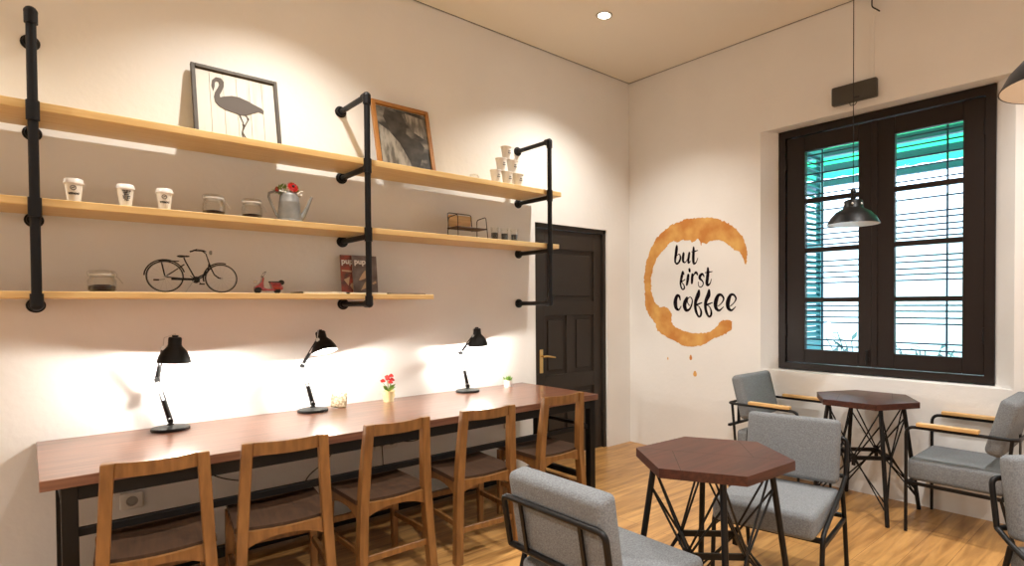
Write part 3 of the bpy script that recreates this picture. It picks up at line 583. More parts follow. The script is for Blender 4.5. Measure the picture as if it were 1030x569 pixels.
# ---------------------------------------------------------------- wooden chairs
def wooden_chair(loc, rz, label):
    t = empty('wooden_chair', loc, rz, label, 'chair', 'wooden chairs along the long table')
    # local: +y faces the table
    for s_ in (-1, 1):
        b = MB(); prof = [(-.215, 0, .026), (-.200, .20, .026), (-.188, .44, .028), (-.200, .62, .025), (-.222, .828, .019)]
        vs = []
        for y, z, hw_ in prof:
            xo = .190-.043*(z/.83); wx = .021
            vs += [(s_*xo-wx, y-hw_, z), (s_*xo+wx, y-hw_, z), (s_*xo+wx, y+hw_, z), (s_*xo-wx, y+hw_, z)]
        fs = [[0, 3, 2, 1], [16, 17, 18, 19]]
        for k_ in range(4):
            for j in range(4): fs.append([k_*4+j, k_*4+(j+1) % 4, k_*4+4+(j+1) % 4, k_*4+4+j])
        b._add(vs, fs); bmesh.ops.bevel(b.bm, geom=list(b.bm.edges), offset=.003, segments=1, affect='EDGES'); b.build('leg', M_chair, t)
        b = MB(); vs = []
        for x, y, z, w_ in ((s_*.188, .215, 0, .015), (s_*.180, .205, .435, .021)): vs += [(x-w_, y-w_, z), (x+w_, y-w_, z), (x+w_, y+w_, z), (x-w_, y+w_, z)]
        b._add(vs, [[3, 2, 1, 0], [4, 5, 6, 7]]+[[j, (j+1) % 4, 4+(j+1) % 4, 4+j] for j in range(4)]); bmesh.ops.bevel(b.bm, geom=list(b.bm.edges), offset=.003, segments=1, affect='EDGES'); b.build('leg', M_chair, t)
        # curved side apron
        b = MB(); n = 10; vs = []
        for i in range(n+1):
            u = i/n; y = -.17+.36*u; dip = .035+.040*(abs(2*u-1)**2.2)
            vs += [(s_*.176-.011, y, .438), (s_*.176+.011, y, .438), (s_*.176+.011, y, .438-dip), (s_*.176-.011, y, .438-dip)]
        b._add(vs, [[0, 1, 2, 3], [n*4+3, n*4+2, n*4+1, n*4]]+[[k_*4+j, k_*4+4+j, k_*4+4+(j+1) % 4, k_*4+(j+1) % 4] for k_ in range(n) for j in range(4)]); b.build('seat_rail', M_chair, t)
        MB().box((s_*.184-.010, -.19, .195), (s_*.184+.010, .20, .225), .002, 1).build('stretcher', M_chair, t)
    for y, zl, nm in ((-.195, .155, 'stretcher'), (.205, .245, 'stretcher')): MB().box((-.172, y-.010, zl), (.172, y+.010, zl+.032), .002, 1).build(nm, M_chair, t)
    for y in (-.190, .205):
        b = MB(); n = 14; vs = []
        for i in range(n+1):
            u = i/n; x = -.162+.324*u; dip = .030+.040*(abs(2*u-1)**2.4); tp = .446-.010*math.sin(PI*u)*(y < 0)
            vs += [(x, y-.011, tp), (x, y+.011, tp), (x, y+.011, .438-dip), (x, y-.011, .438-dip)]
        b._add(vs, [[0, 1, 2, 3], [n*4+3, n*4+2, n*4+1, n*4]]+[[k_*4+j, k_*4+4+j, k_*4+4+(j+1) % 4, k_*4+(j+1) % 4] for k_ in range(n) for j in range(4)]); b.build('seat_rail', M_chair, t)
    # scooped seat
    b = MB(); nx, ny = 16, 10; top = []; bot = []
    for j in range(ny+1):
        for i in range(nx+1):
            u, v = i/nx*2-1, j/ny; x = u*.194; y = -.175+.41*v; sc_ = -.013*(1-u*u)*(1-max(0, v-.75)*3)
            top.append((x, y, .462+sc_)); bot.append((x, y, .440+sc_*.8))
    N_ = (nx+1)*(ny+1); fs = []
    for j in range(ny):
        for i in range(nx):
            a = j*(nx+1)+i; fs += [[a, a+1, a+nx+2, a+nx+1], [N_+a, N_+a+nx+1, N_+a+nx+2, N_+a+1]]
    for i in range(nx): fs += [[i, N_+i, N_+i+1, i+1], [ny*(nx+1)+i, ny*(nx+1)+i+1, N_+ny*(nx+1)+i+1, N_+ny*(nx+1)+i]]
    for j in range(ny): a = j*(nx+1); fs += [[a, a+nx+1, N_+a+nx+1, N_+a], [a+nx, N_+a+nx, N_+a+2*nx+1, a+2*nx+1]]
    b._add(top+bot, fs, True); b.build('seat', M_seat, t)
    # curved top rail
    b = MB(); n = 16; vs = []
    for i in range(n+1):
        u = i/n*2-1; x = u*.132; y = -.222-.022*(1-u*u); zt_ = .828-.004*(1-u*u); zb_ = .770+.002*u*u
        vs += [(x, y-.010, zt_), (x, y+.012, zt_), (x, y+.016, zb_), (x, y-.006, zb_)]
    b._add(vs, [[0, 1, 2, 3], [n*4+3, n*4+2, n*4+1, n*4]]+[[k_*4+j, k_*4+4+j, k_*4+4+(j+1) % 4, k_*4+(j+1) % 4] for k_ in range(n) for j in range(4)]); bmesh.ops.bevel(b.bm, geom=[e for e in b.bm.edges if len(e.link_faces) == 2 and e.calc_face_angle(0) > .8], offset=.003, segments=1, affect='EDGES'); b.build('backrest', M_chair, t)
    return t
c0 = wooden_chair((-4.063, -.985, 0), -.10, 'wooden chair nearest the left edge, in front of the first desk lamp')
for (x, y, rz, lb) in ((-3.600, -1.000, -.14, 'second wooden chair from the left, in front of the middle desk lamp'),
                       (-3.110, -.985, .0, 'middle wooden chair of five, in front of the red flower pot'),
                       (-2.565, -1.005, -.08, 'fourth wooden chair from the left, in front of the third desk lamp'),
                       (-1.975, -.955, .0, 'wooden chair at the right end of the long table, nearest the door')):
    dup(c0, loc=(x, y, 0), rz=rz, label=lb)

# ---------------------------------------------------------------- desk lamps
def desk_lamp(x, y, elbow, tip, axis, label, rz=0):
    t = empty('desk_lamp', (x, y, DZ), label=label, cat='lamp', group='black desk lamps on the long table')
    MB().lathe([(0, 0), (.088, 0), (.090, .006), (.086, .015), (.050, .022), (.018, .026), (.012, .034), (0, .034)], n=36).build('lamp_base', M_lamp, t)
    e = V(*elbow); p = V(*tip); base = V(0, 0, .045)
    a = MB(); d = (e-base).normalized(); sd = d.cross(V(0, 1, 0)).normalized()*.009 if abs(d.y) < .9 else V(.009, 0, 0)
    for s_ in (-1, 1): a.cyl(base+sd*s_, e+sd*s_, .0042, n=8)
    a.build('lower_arm', M_steelgrey, t)
    a = MB(); a.cyl(base+d*.02, base+d*.12, .010, n=10); a.cyl(base-V(0, .012, 0), base+V(0, .012, 0), .012, n=12); a.build('spring', M_lamp, t)
    a = MB(); d2 = (p-e).normalized(); s2 = d2.cross(V(0, 1, 0)).normalized()*.009
    for s_ in (-1, 1): a.cyl(e+s2*s_, p+s2*s_*.6, .0034, n=8)
    a.cyl(e-V(0, .014, 0), e+V(0, .014, 0), .013, n=12); a.cyl(e+d2*.02, e+d2*.09, .009, n=10); a.build('upper_arm', M_lamp, t)
    ax = V(*axis).normalized()   # pointing from the rim to the crown
    prof = [(.001, .132), (.026, .132), (.030, .126), (.0305, .092), (.033, .085), (.054, .060), (.069, .030), (.0765, 0), (.0745, 0), (.067, .029), (.052, .058), (.031, .082), (.028, .090), (.028, .124), (.001, .128)]
    crown = p+ax*.0; rim = p-ax*.085+V(.042, 0, 0) if False else p
    c = V(*tip)+V(.045, 0, -.075)
    sh_ = MB().lathe(prof, c, n=32, axis=ax).build('lamp_shade', M_lamp, t)
    MB().lathe([(.0735, .001), (.066, .0285), (.051, .0565), (.030, .080), (.027, .089)], c, n=32, axis=ax).build('shade_lining', M_inner, sh_)
    MB().cyl(c+ax*.128, c+ax*.142, .014, n=12).build('switch_cap', M_lamp, sh_)
    a = MB(); a.cyl(p, c+ax*.10, .006, n=8); a.cyl(p-V(0, .010, 0), p+V(0, .010, 0), .011, n=12); a.tube([p+V(0, 0, .01), p+V(.005, 0, .055), c+ax*.150, c+ax*.134], .0022, 6); a.build('shade_bracket', M_chrome, t)
    MB().sph(c+ax*.048, .022, (1, 1, 1.1), 14).build('bulb', M_bulb, t)
    point_light('bulb_light', c+ax*.006, DESK_W, t, .02)
    return t
desk_lamp(-3.885, -.135, (-.055, .0, .275), (-.040, -.10, .445), (.05, -.06, 1), 'black desk lamp at the left end, shade turned toward the viewer')
desk_lamp(-3.145, -.125, (-.060, .0, .290), (.012, -.06, .450), (-.10, .36, 1), 'black desk lamp in the middle, beside the speckled stone block')
desk_lamp(-2.010, -.125, (-.060, .0, .300), (.022, -.045, .425), (-.08, .0, 1), 'black desk lamp at the right, nearest the small green plant')

# ---------------------------------------------------------------- things on the desk
o = MB().box((-.048, -.013, 0), (.048, .013, .098), .012, 3).build('stone_block', M_stone); o.location = (-2.985, -.12, DZ+.002); o.rotation_euler = (-.18, .12, -.25); tag(o, 'small speckled brown stone block leaning beside the middle lamp', 'ornament')
fp = empty('flower_pot', (-2.640, -.115, DZ), label='small yellow pot of red artificial flowers on the long table', cat='potted flowers')
MB().lathe([(0, 0), (.034, 0), (.040, .066), (.043, .068), (.043, .074), (.038, .074), (.036, .062), (0, .060)], n=24).build('pot', M_pot, fp)
b = MB(); b.tube([(.03+.012*math.cos(a), 0, .04+.018*math.sin(a)) for a in [i*PI/8-PI/2 for i in range(9)]], .004, 6)
b.build('pot_handle', M_pot, fp)
random.seed(21); sm = MB(); bl = MB(); lf = MB()
for dx, dy, dz in ((-.040, 0, .145), (-.012, -.015, .158), (.004, -.022, .135), (.020, 0, .175), (.022, -.01, .148), (-.005, .01, .168)):
    sm.tube([(0, 0, .06), (dx*.4, dy*.4, .10), (dx, dy, dz-.01)], .0018, 5)
    for k in range(9):
        a = k*2*PI/9; bl.sph((dx+.009*math.cos(a), dy+.009*math.sin(a), dz+.004*math.sin(3*a)), .008, (1, 1, .75), 6)
    bl.sph((dx, dy, dz+.005), .010, n=8)
for dx, dz, dy in ((-.045, .115, -.01), (.050, .118, -.005), (.042, .100, -.02), (-.03, .10, .02)):
    a_ = V(0, 0, .068); t_ = V(dx, dy, dz); m_ = (a_+t_)/2+V(0, 0, .008); sd = (t_-a_).cross(V(0, 1, 0)).normalized()*.012; lf._add([a_, m_+sd, t_, m_-sd], [[0, 1, 2, 3]])
sm.build('stem', M_green, fp); bl.build('bloom', M_red, fp); lf.build('leaf', M_green, fp)
gp = empty('potted_plant', (-1.625, -.12, DZ), label='small green plant in a white pot at right end of the long table', cat='potted plant')
MB().lathe([(0, 0), (.033, 0), (.037, .052), (.034, .052), (.032, .046), (0, .045)], n=24).build('pot', M_white, gp)
lf = MB()
for i in range(46):
    a = random.random()*2*PI; e_ = random.uniform(.3, 1.3); dr = V(math.cos(a)*math.cos(e_), math.sin(a)*math.cos(e_), math.sin(e_)); c_ = V(random.uniform(-.015, .015), random.uniform(-.015, .015), .046); L = random.uniform(.03, .052); sd = dr.cross(V(0, 0, 1)).normalized()*.006
    lf._add([c_, c_+dr*L*.6+sd, c_+dr*L, c_+dr*L*.6-sd], [[0, 1, 2, 3]])
lf.build('foliage', M_green, gp)

# ---------------------------------------------------------------- sockets and cables under the desk
def socket(x, z, label, cat='socket', w_=.085, h_=.085, n=1, name='wall_socket'):
    t = empty(name, (x, 0, z), label=label, cat=cat)
    MB().box((-w_/2, -.035, -h_/2), (w_/2, -.001, h_/2), .006, 3).build('socket_box', M_plast, t)
    for k in range(n):
        cx = (k-(n-1)/2)*.07
        MB().lathe([(.0, .0), (.019, .0), (.021, .004), (.026, .004), (.026, -.001), (0, -.001)], (cx, -.0355, 0), n=24, axis=(0, -1, 0)).build('socket_ring', M_plast2, t)
    return t
socket(-4.045, .365, 'white single wall socket under the left end of the long table', w_=.10, h_=.085)
socket(-2.62, .44, 'white double wall socket under the middle of the long table', w_=.16, h_=.10, n=2)
socket(-1.56, .43, 'narrow white wall socket between the long table and door', w_=.055, h_=.12, n=1)
ps = empty('power_strip', (-2.98, -.30, .655), label='white power strip fixed under the long table', cat='power strip')
MB().box((-.24, -.022, -.012), (.24, .022, .018), .004, 2).build('strip_body', M_plast, ps)
for k in range(3): MB().cyl((-.17+.13*k, 0, -.012), (-.17+.13*k, 0, -.055), .017, .012, n=12).build('plug', M_rubber, ps)
def cable(pts, label, r=.0035):
    P_ = [V(*p) for p in pts]; out = []
    for i in range(len(P_)-1):
        p0, p1, p2, p3 = P_[max(i-1, 0)], P_[i], P_[i+1], P_[min(i+2, len(P_)-1)]
        for k in range(6):
            u = k/6; out.append(.5*((2*p1)+(-p0+p2)*u+(2*p0-5*p1+4*p2-p3)*u*u+(-p0+3*p1-3*p2+p3)*u**3))
    out.append(P_[-1]); o = MB().tube(out, r, 6).build('power_cable', M_rubber); tag(o, label, 'cable', 'cables hanging under the long table')
cable([(-3.88, -.06, .69), (-3.80, -.06, .55), (-3.66, -.05, .42), (-3.52, -.04, .36)], 'black cable on the wall sagging right of the left socket')
cable([(-3.15, -.30, .61), (-3.16, -.26, .40), (-3.14, -.22, .20), (-3.10, -.20, .09)], 'black cable hanging straight down from the left plug')
cable([(-3.02, -.30, .61), (-3.10, -.24, .45), (-3.20, -.16, .33), (-3.22, -.12, .14)], 'black cable slanting left from the middle plug')
cable([(-2.89, -.30, .61), (-2.88, -.25, .40), (-2.84, -.22, .22), (-2.86, -.20, .09)], 'black cable hanging from the right plug')
cable([(-2.66, -.045, .42), (-2.66, -.05, .25), (-2.72, -.06, .16), (-2.75, -.07, .08)], 'black cable dropping from the double wall socket')
cable([(-2.58, -.045, .45), (-2.40, -.05, .42), (-2.22, -.05, .52), (-2.14, -.06, .69)], 'black cable looping from the double wall socket up to the right lamp')
cable([(-1.56, -.045, .40), (-1.58, -.05, .25), (-1.55, -.05, .12), (-1.55, -.06, .008)], 'black cable dropping from the narrow wall socket near the door')

# ---------------------------------------------------------------- wall lettering
WORDS = {'but': [[(-0.591, 1.943, 0.018), (-0.588, 1.913, 0.027), (-0.582, 1.874, 0.025), (-0.574, 1.835, 0.022), (-0.571, 1.796, 0.016)], [(-0.571, 1.796, 0.014), (-0.591, 1.776, 0.015), (-0.618, 1.793, 0.017), (-0.633, 1.827, 0.016), (-0.627, 1.857, 0.01), (-0.612, 1.865, 0.006), (-0.594, 1.854, 0.005)], [(-0.669, 1.869, 0.02), (-0.663, 1.835, 0.023), (-0.663, 1.801, 0.02), (-0.678, 1.783, 0.011), (-0.699, 1.794, 0.006), (-0.716, 1.822, 0.006)], [(-0.734, 1.869, 0.018), (-0.728, 1.836, 0.021), (-0.722, 1.797, 0.019), (-0.728, 1.777, 0.013), (-0.749, 1.796, 0.004)], [(-0.781, 1.916, 0.015), (-0.781, 1.88, 0.022), (-0.778, 1.837, 0.024), (-0.778, 1.794, 0.023), (-0.786, 1.767, 0.017), (-0.809, 1.778, 0.008), (-0.827, 1.815, 0.004)], [(-0.758, 1.877, 0.005), (-0.789, 1.879, 0.01), (-0.827, 1.886, 0.005)]], 'first': [[(-0.673, 1.673, 0.009), (-0.66, 1.7, 0.014), (-0.65, 1.663, 0.024), (-0.64, 1.625, 0.022), (-0.633, 1.588, 0.016), (-0.643, 1.55, 0.013), (-0.66, 1.533, 0.01), (-0.676, 1.544, 0.014), (-0.673, 1.57, 0.01), (-0.65, 1.598, 0.005)], [(-0.643, 1.604, 0.01), (-0.686, 1.626, 0.007)], [(-0.722, 1.665, 0.022), (-0.715, 1.623, 0.025), (-0.705, 1.575, 0.017)], [(-0.734, 1.718, 0.02), (-0.738, 1.699, 0.019)], [(-0.767, 1.669, 0.019), (-0.764, 1.632, 0.023), (-0.762, 1.589, 0.017)], [(-0.767, 1.642, 0.009), (-0.789, 1.673, 0.012), (-0.808, 1.685, 0.019), (-0.824, 1.664, 0.012)], [(-0.895, 1.643, 0.007), (-0.877, 1.669, 0.016), (-0.852, 1.652, 0.024), (-0.849, 1.629, 0.02), (-0.871, 1.61, 0.012), (-0.886, 1.588, 0.009), (-0.877, 1.562, 0.008), (-0.852, 1.55, 0.007), (-0.833, 1.569, 0.006), (-0.833, 1.598, 0.005)], [(-0.935, 1.719, 0.016), (-0.935, 1.677, 0.025), (-0.929, 1.626, 0.026), (-0.924, 1.584, 0.025), (-0.935, 1.566, 0.018), (-0.959, 1.583, 0.009), (-0.972, 1.619, 0.004)], [(-0.905, 1.679, 0.006), (-0.935, 1.682, 0.01), (-0.981, 1.686, 0.006)]], 'coffee': [[(-0.63, 1.435, 0.01), (-0.619, 1.469, 0.019), (-0.595, 1.476, 0.025), (-0.577, 1.441, 0.032), (-0.573, 1.401, 0.036), (-0.584, 1.36, 0.028), (-0.612, 1.343, 0.014), (-0.64, 1.378, 0.006)], [(-0.706, 1.454, 0.021), (-0.686, 1.417, 0.033), (-0.679, 1.377, 0.033), (-0.699, 1.34, 0.025), (-0.734, 1.349, 0.016), (-0.758, 1.389, 0.013), (-0.765, 1.434, 0.009), (-0.744, 1.461, 0.007), (-0.717, 1.445, 0.007), (-0.713, 1.411, 0.007), (-0.734, 1.383, 0.007)], [(-0.839, 1.517, 0.02), (-0.829, 1.478, 0.035), (-0.805, 1.428, 0.029), (-0.798, 1.377, 0.024), (-0.808, 1.327, 0.023), (-0.835, 1.282, 0.014), (-0.858, 1.294, 0.018), (-0.861, 1.333, 0.016), (-0.842, 1.369, 0.008), (-0.822, 1.383, 0.005)], [(-0.808, 1.388, 0.016), (-0.871, 1.409, 0.008)], [(-0.947, 1.52, 0.019), (-0.94, 1.476, 0.035), (-0.917, 1.432, 0.029), (-0.907, 1.383, 0.024), (-0.917, 1.327, 0.022), (-0.943, 1.284, 0.014), (-0.966, 1.295, 0.018), (-0.969, 1.333, 0.015), (-0.953, 1.369, 0.008), (-0.933, 1.383, 0.006)], [(-0.917, 1.388, 0.016), (-0.982, 1.409, 0.007)], [(-1.042, 1.377, 0.006), (-1.076, 1.404, 0.008), (-1.098, 1.441, 0.013), (-1.076, 1.474, 0.017), (-1.045, 1.474, 0.023), (-1.023, 1.437, 0.032), (-1.014, 1.393, 0.032), (-1.023, 1.355, 0.025), (-1.054, 1.339, 0.015), (-1.095, 1.371, 0.005)], [(-1.165, 1.378, 0.007), (-1.199, 1.405, 0.007), (-1.22, 1.442, 0.012), (-1.199, 1.474, 0.015), (-1.169, 1.474, 0.021), (-1.147, 1.437, 0.031), (-1.138, 1.394, 0.032), (-1.147, 1.357, 0.025), (-1.178, 1.341, 0.014), (-1.217, 1.373, 0.004)]]}
STAIN = [(-1.322, 1.734), (-1.329, 1.799), (-1.32, 1.882), (-1.289, 1.962), (-1.229, 2.033), (-1.146, 2.096), (-1.048, 2.147), (-0.946, 2.171), (-0.827, 2.181), (-0.695, 2.182), (-0.607, 2.163), (-0.518, 2.144), (-0.426, 2.091), (-0.357, 2.05), (-0.305, 1.98), (-0.261, 1.908), (-0.225, 1.828), (-0.206, 1.732), (-0.188, 1.664), (-0.2, 1.566), (-0.2, 1.461), (-0.207, 1.366), (-0.26, 1.281), (-0.332, 1.207), (-0.356, 1.142), (-0.484, 1.072), (-0.586, 1.039), (-0.674, 1.004), (-0.782, 1.004), (-0.876, 1.026), (-0.988, 1.083), (-1.087, 1.12), (-1.174, 1.169), (-1.184, 1.246), (-1.145, 1.255), (-1.068, 1.247), (-1.028, 1.195), (-0.968, 1.151), (-0.887, 1.131), (-0.782, 1.128), (-0.653, 1.15), (-0.564, 1.184), (-0.523, 1.229), (-0.533, 1.311), (-0.473, 1.366), (-0.38, 1.37), (-0.321, 1.422), (-0.28, 1.517), (-0.277, 1.564), (-0.282, 1.66), (-0.304, 1.755), (-0.356, 1.847), (-0.425, 1.91), (-0.509, 1.977), (-0.558, 1.999), (-0.591, 1.977), (-0.655, 1.995), (-0.749, 1.983), (-0.765, 1.959), (-0.826, 1.996), (-0.849, 1.975), (-0.864, 1.923), (-0.871, 1.954), (-0.916, 1.936), (-0.96, 1.96), (-1.033, 1.963), (-1.104, 1.942), (-1.16, 1.901), (-1.201, 1.861), (-1.256, 1.845), (-1.289, 1.789), (-1.309, 1.735)]
DROPS = [(-0.483, 0.878, 0.007, 0.014), (-0.747, 0.904, 0.014, 0.025), (-0.794, 0.757, 0.019, 0.027)]
wl = empty('wall_lettering', (0, 0, 0), label='painted coffee ring with black brush words but first coffee on the right wall', cat='wall art')
random.seed(5); ST2 = []
for i, (y, z) in enumerate(STAIN):   # ragged dried edge
    y2, z2 = STAIN[(i+1) % len(STAIN)]; L_ = math.hypot(y2-y, z2-z); n_ = max(1, int(L_/.012))
    for k in range(n_):
        u = k/n_; j = random.gauss(0, .0032); ST2.append((y+(y2-y)*u-(z2-z)/max(L_, 1e-6)*j, z+(z2-z)*u+(y2-y)/max(L_, 1e-6)*j))
b = MB(); b.prism(ST2, .0012, lambda y, z, h_: (-.0006-h_, y, z)); b.build('coffee_ring', M_stain, wl)
for y, z, ry, rz_ in DROPS: MB().prism([(y+ry*math.cos(a)*(1-.3*math.sin(a)), z+rz_*math.sin(a)) for a in [i*2*PI/18 for i in range(18)]], .0012, lambda y, z, h_: (-.0006-h_, y, z)).build('coffee_drop', M_stain, wl)
def smooth_stroke(pts, n=6):
    out = []
    for i in range(len(pts)-1):
        q = [pts[max(i-1, 0)], pts[i], pts[i+1], pts[min(i+2, len(pts)-1)]]
        for k in range(n):
            u = k/n; out.append(tuple(.5*((2*q[1][c])+(-q[0][c]+q[2][c])*u+(2*q[0][c]-5*q[1][c]+4*q[2][c]-q[3][c])*u*u+(-q[0][c]+3*q[1][c]-3*q[2][c]+q[3][c])*u**3) for c in range(3)))
    out.append(pts[-1]); return out
lay = 0
for word, strokes in WORDS.items():
    b = MB()
    for stt in strokes:
        lay += 1; s_ = smooth_stroke(stt); h_ = .0018+.0001*(lay % 6)
        L, R_ = [], []
        for i, (y, z, w_) in enumerate(s_):
            a = s_[max(i-1, 0)]; c = s_[min(i+1, len(s_)-1)]; d_ = V(c[0]-a[0], c[1]-a[1]); d_.normalize(); nn = V(-d_.y, d_.x)*max(w_*1.22, .006)*.5
            L.append((y+nn.x, z+nn.y)); R_.append((y-nn.x, z-nn.y))
        n = len(s_)
        vs = [(-h_, y, z) for y, z in L]+[(-h_, y, z) for y, z in R_]+[(-.0004, y, z) for y, z in L]+[(-.0004, y, z) for y, z in R_]
        fs = [[i, i+1, n+i+1, n+i] for i in range(n-1)]+[[i, 2*n+i, 2*n+i+1, i+1] for i in range(n-1)]+[[n+i, n+i+1, 3*n+i+1, 3*n+i] for i in range(n-1)]
        b._add(vs, fs)
        for (y, z, w_) in (s_[0], s_[-1]):
            m_ = 10; rr = max(w_*1.22, .006)*.5; b._add([(-h_-.00005, y+rr*math.cos(i*2*PI/m_), z+rr*math.sin(i*2*PI/m_)) for i in range(m_)], [list(range(m_))])
    o = b.build('brush_word', M_ink, wl); o['label'] = 'black brush-lettered word %s' % word

# ---------------------------------------------------------------- wall box, camera, conduit
wb = empty('wall_speaker', (0, -2.216, 2.939), label='flat dark grey box mounted on the wall above the window', cat='speaker')
o = MB().box((-.05, -.160, -.068), (-.004, .160, .068), .012, 3).build('speaker_case', M_wallbox, wb)
MB().box((-.053, -.045, -.050), (-.049, .0, -.038), .001, 1).build('badge', M_rubber, wb)
MB().tube(fillet([(-.03, .03, -.068), (-.03, .028, -.09), (-.03, -.01, -.09), (-.03, -.02, -.068)], .012), .003, 6).build('cord_loop', M_rubber, wb)
o = MB().box((-.014, -2.345, 3.005), (0, -2.320, 3.46), .002, 1).build('cable_conduit', M_wall); tag(o, 'wall-coloured cable conduit rising from the dark grey wall box', 'conduit')
cc = empty('ceiling_camera', (-.10, -2.36, 3.62), label='small black camera mounted high on the ceiling above the wall box', cat='camera')
MB().cyl((0, 0, 0), (0, 0, -.03), .045, n=20).build('mount', M_rubber, cc); MB().sph((0, 0, -.045), .036, n=16).build('camera_head', M_rubber, cc)
MB().tube(fillet([(.01, .0, -.06), (.02, .005, -.13), (.03, -.02, -.15), (.07, -.03, -.155)], .03), .005, 6).build('cord', M_rubber, cc)

# ---------------------------------------------------------------- pendant lamps
def pendant(x, y, z, label):
    t = empty('pendant_lamp', (x, y, z), label=label, cat='lamp', group='black dome pendant lamps')
    prof = [(.001, .165), (.040, .165), (.056, .158), (.060, .150), (.061, .112), (.068, .104), (.110, .080), (.142, .045), (.160, .010), (.166, .0), (.163, .0), (.157, .010), (.138, .043), (.107, .077), (.066, .100), (.058, .110), (.057, .148), (.001, .160)]
    sh_ = MB().lathe(prof, n=40).build('lamp_shade', M_lamp, t)
    MB().lathe([(.1625, .0006), (.1555, .0104), (.1365, .0430), (.1055, .0765), (.0645, .0990), (.0565, .109)], n=40).build('shade_lining', M_inner, sh_)
    for k in range(6):
        a = k*PI/3+.3; MB().sph((.0605*math.cos(a), .0605*math.sin(a), .132), .0075, n=8).build('vent_hole', M_inner, sh_)
    MB().lathe([(0, .165), (.016, .165), (.018, .185), (.012, .19), (.012, .205), (.020, .210), (.018, .228), (.006, .245), (0, .245)], n=16).build('lamp_holder', M_lamp, t)
    MB().cyl((0, 0, .245), (0, 0, H-z-.02), .0032, n=8).build('cord', M_rubber, t); MB().lathe([(0, H-z), (.045, H-z), (.040, H-z-.02), (0, H-z-.025)], n=20).build('ceiling_rose', M_rubber, t)
    MB().sph((0, 0, .080), .024, n=14).build('bulb', M_bulb, t); point_light('bulb_light', (0, 0, .030), PENDANT_W, t, .03)
pendant(-.42, -2.362, 1.925, 'black dome pendant lamp hanging in front of the window')
pendant(-2.36, -3.69, 1.995, 'black dome pendant lamp cut off by the right edge')

# ---------------------------------------------------------------- hexagonal tables
def hex_table(x, y, rz, lrot, label):
    t = empty('hexagonal_table', (x, y, 0), label=label, cat='table', group='hexagonal cafe tables')
    R_ = .333; zt = .760; th = .038
    poly = [(R_*math.cos(rz+k*PI/3), R_*math.sin(rz+k*PI/3)) for k in range(6)]
    b = MB(); b.prism(poly, th, lambda a, c, z: (a, c, zt-th+z)); bmesh.ops.bevel(b.bm, geom=[e for e in b.bm.edges if len(e.link_faces) == 2 and e.calc_face_angle(0) > .5], offset=.004, segments=2, affect='EDGES'); tp = b.build('tabletop', M_hex, t)
    b = MB(); a0 = rz-PI/3
    for k in range(3):
        a = a0+k*PI/3; p, q = V(-R_*.985*math.cos(a), -R_*.985*math.sin(a), zt+.0003), V(R_*.985*math.cos(a), R_*.985*math.sin(a), zt+.0003); sd = V(-math.sin(a), math.cos(a), 0)*.0012
        if k == 0: b._add([p+sd, q+sd, q-sd, p-sd], [[0, 1, 2, 3]])
    for a in (a0, a0+PI):
        m_ = V(.17*math.cos(a), .17*math.sin(a), zt+.0003); n_ = V(.30*math.cos(a+1.3), .30*math.sin(a+1.3), zt+.0003)
        sd = (n_-m_).cross(V(0, 0, 1)).normalized()*.0009; b._add([m_+sd, n_+sd, n_-sd, m_-sd], [[0, 1, 2, 3]])
    b.build('inlay_seam', M_rubber, tp)
    top, ft = [], []
    for k in range(4):
        a = lrot+k*PI/2; top.append(V(.245*math.cos(a), .245*math.sin(a), zt-th)); ft.append(V(.350*math.cos(a), .350*math.sin(a), .006))
        MB().cyl(ft[-1], top[-1], .0135, .0135, n=12).cyl(ft[-1]-V(0, 0, .006), ft[-1]+V(0, 0, .01), .013, n=12).build('leg', M_black, t)
    ring = [V(.168*math.cos(lrot+PI/4+k*PI/2), .168*math.sin(lrot+PI/4+k*PI/2), .372) for k in range(4)]
    for k in range(4):
        MB().box((-.5, -.006, -.013), (.5, .006, .013)).build('ring_bar', M_black, t)
        o = kids(t)[-1]; p, q = ring[k], ring[(k+1) % 4]; o.location = (p+q)/2; o.rotation_euler = (0, 0, math.atan2(q.y-p.y, q.x-p.x)); o.scale = ((q-p).length, 1, 1)
    for k in range(4): c = ring[k]; n_ = V(c.x, c.y, 0).normalized(); sd = V(-n_.y, n_.x, 0)*.012; MB().prism([(-.012, -.05), (.012, -.05), (.015, .03), (-.015, .03)], .004, lambda x, y, z: c+sd*(x/.012)+n_*z+V(0, 0, y)).build('gusset_plate', M_black, t)
    for k in range(4):
        c = ring[k]; k2 = (k+1) % 4   # between leg k and k+1
        for (a, e) in ((k, k2), (k2, k)):
            for dz, off in ((.0, .0), (.075, .010)):
                tp_ = top[a]+(ft[a]-top[a])*(.02+dz*1.6); bt = ft[e]+(top[e]-ft[e])*(.10+dz)
                mid = c+V(0, 0, .014-off*2)
                MB().tube([tp_, mid, bt], .0052, 6).build('cross_rod', M_black, t)
    MB().box((-.10, -.012, zt-th-.006), (.10, .012, zt-th)).build('mounting_plate', M_black, t)
    return t
hex_table(-2.334, -2.520, -.069, math.radians(133), 'dark hexagonal wooden table in the foreground between two grey chairs')
hex_table(-.315, -2.405, -.507, math.radians(131), 'dark hexagonal wooden table standing under the window')

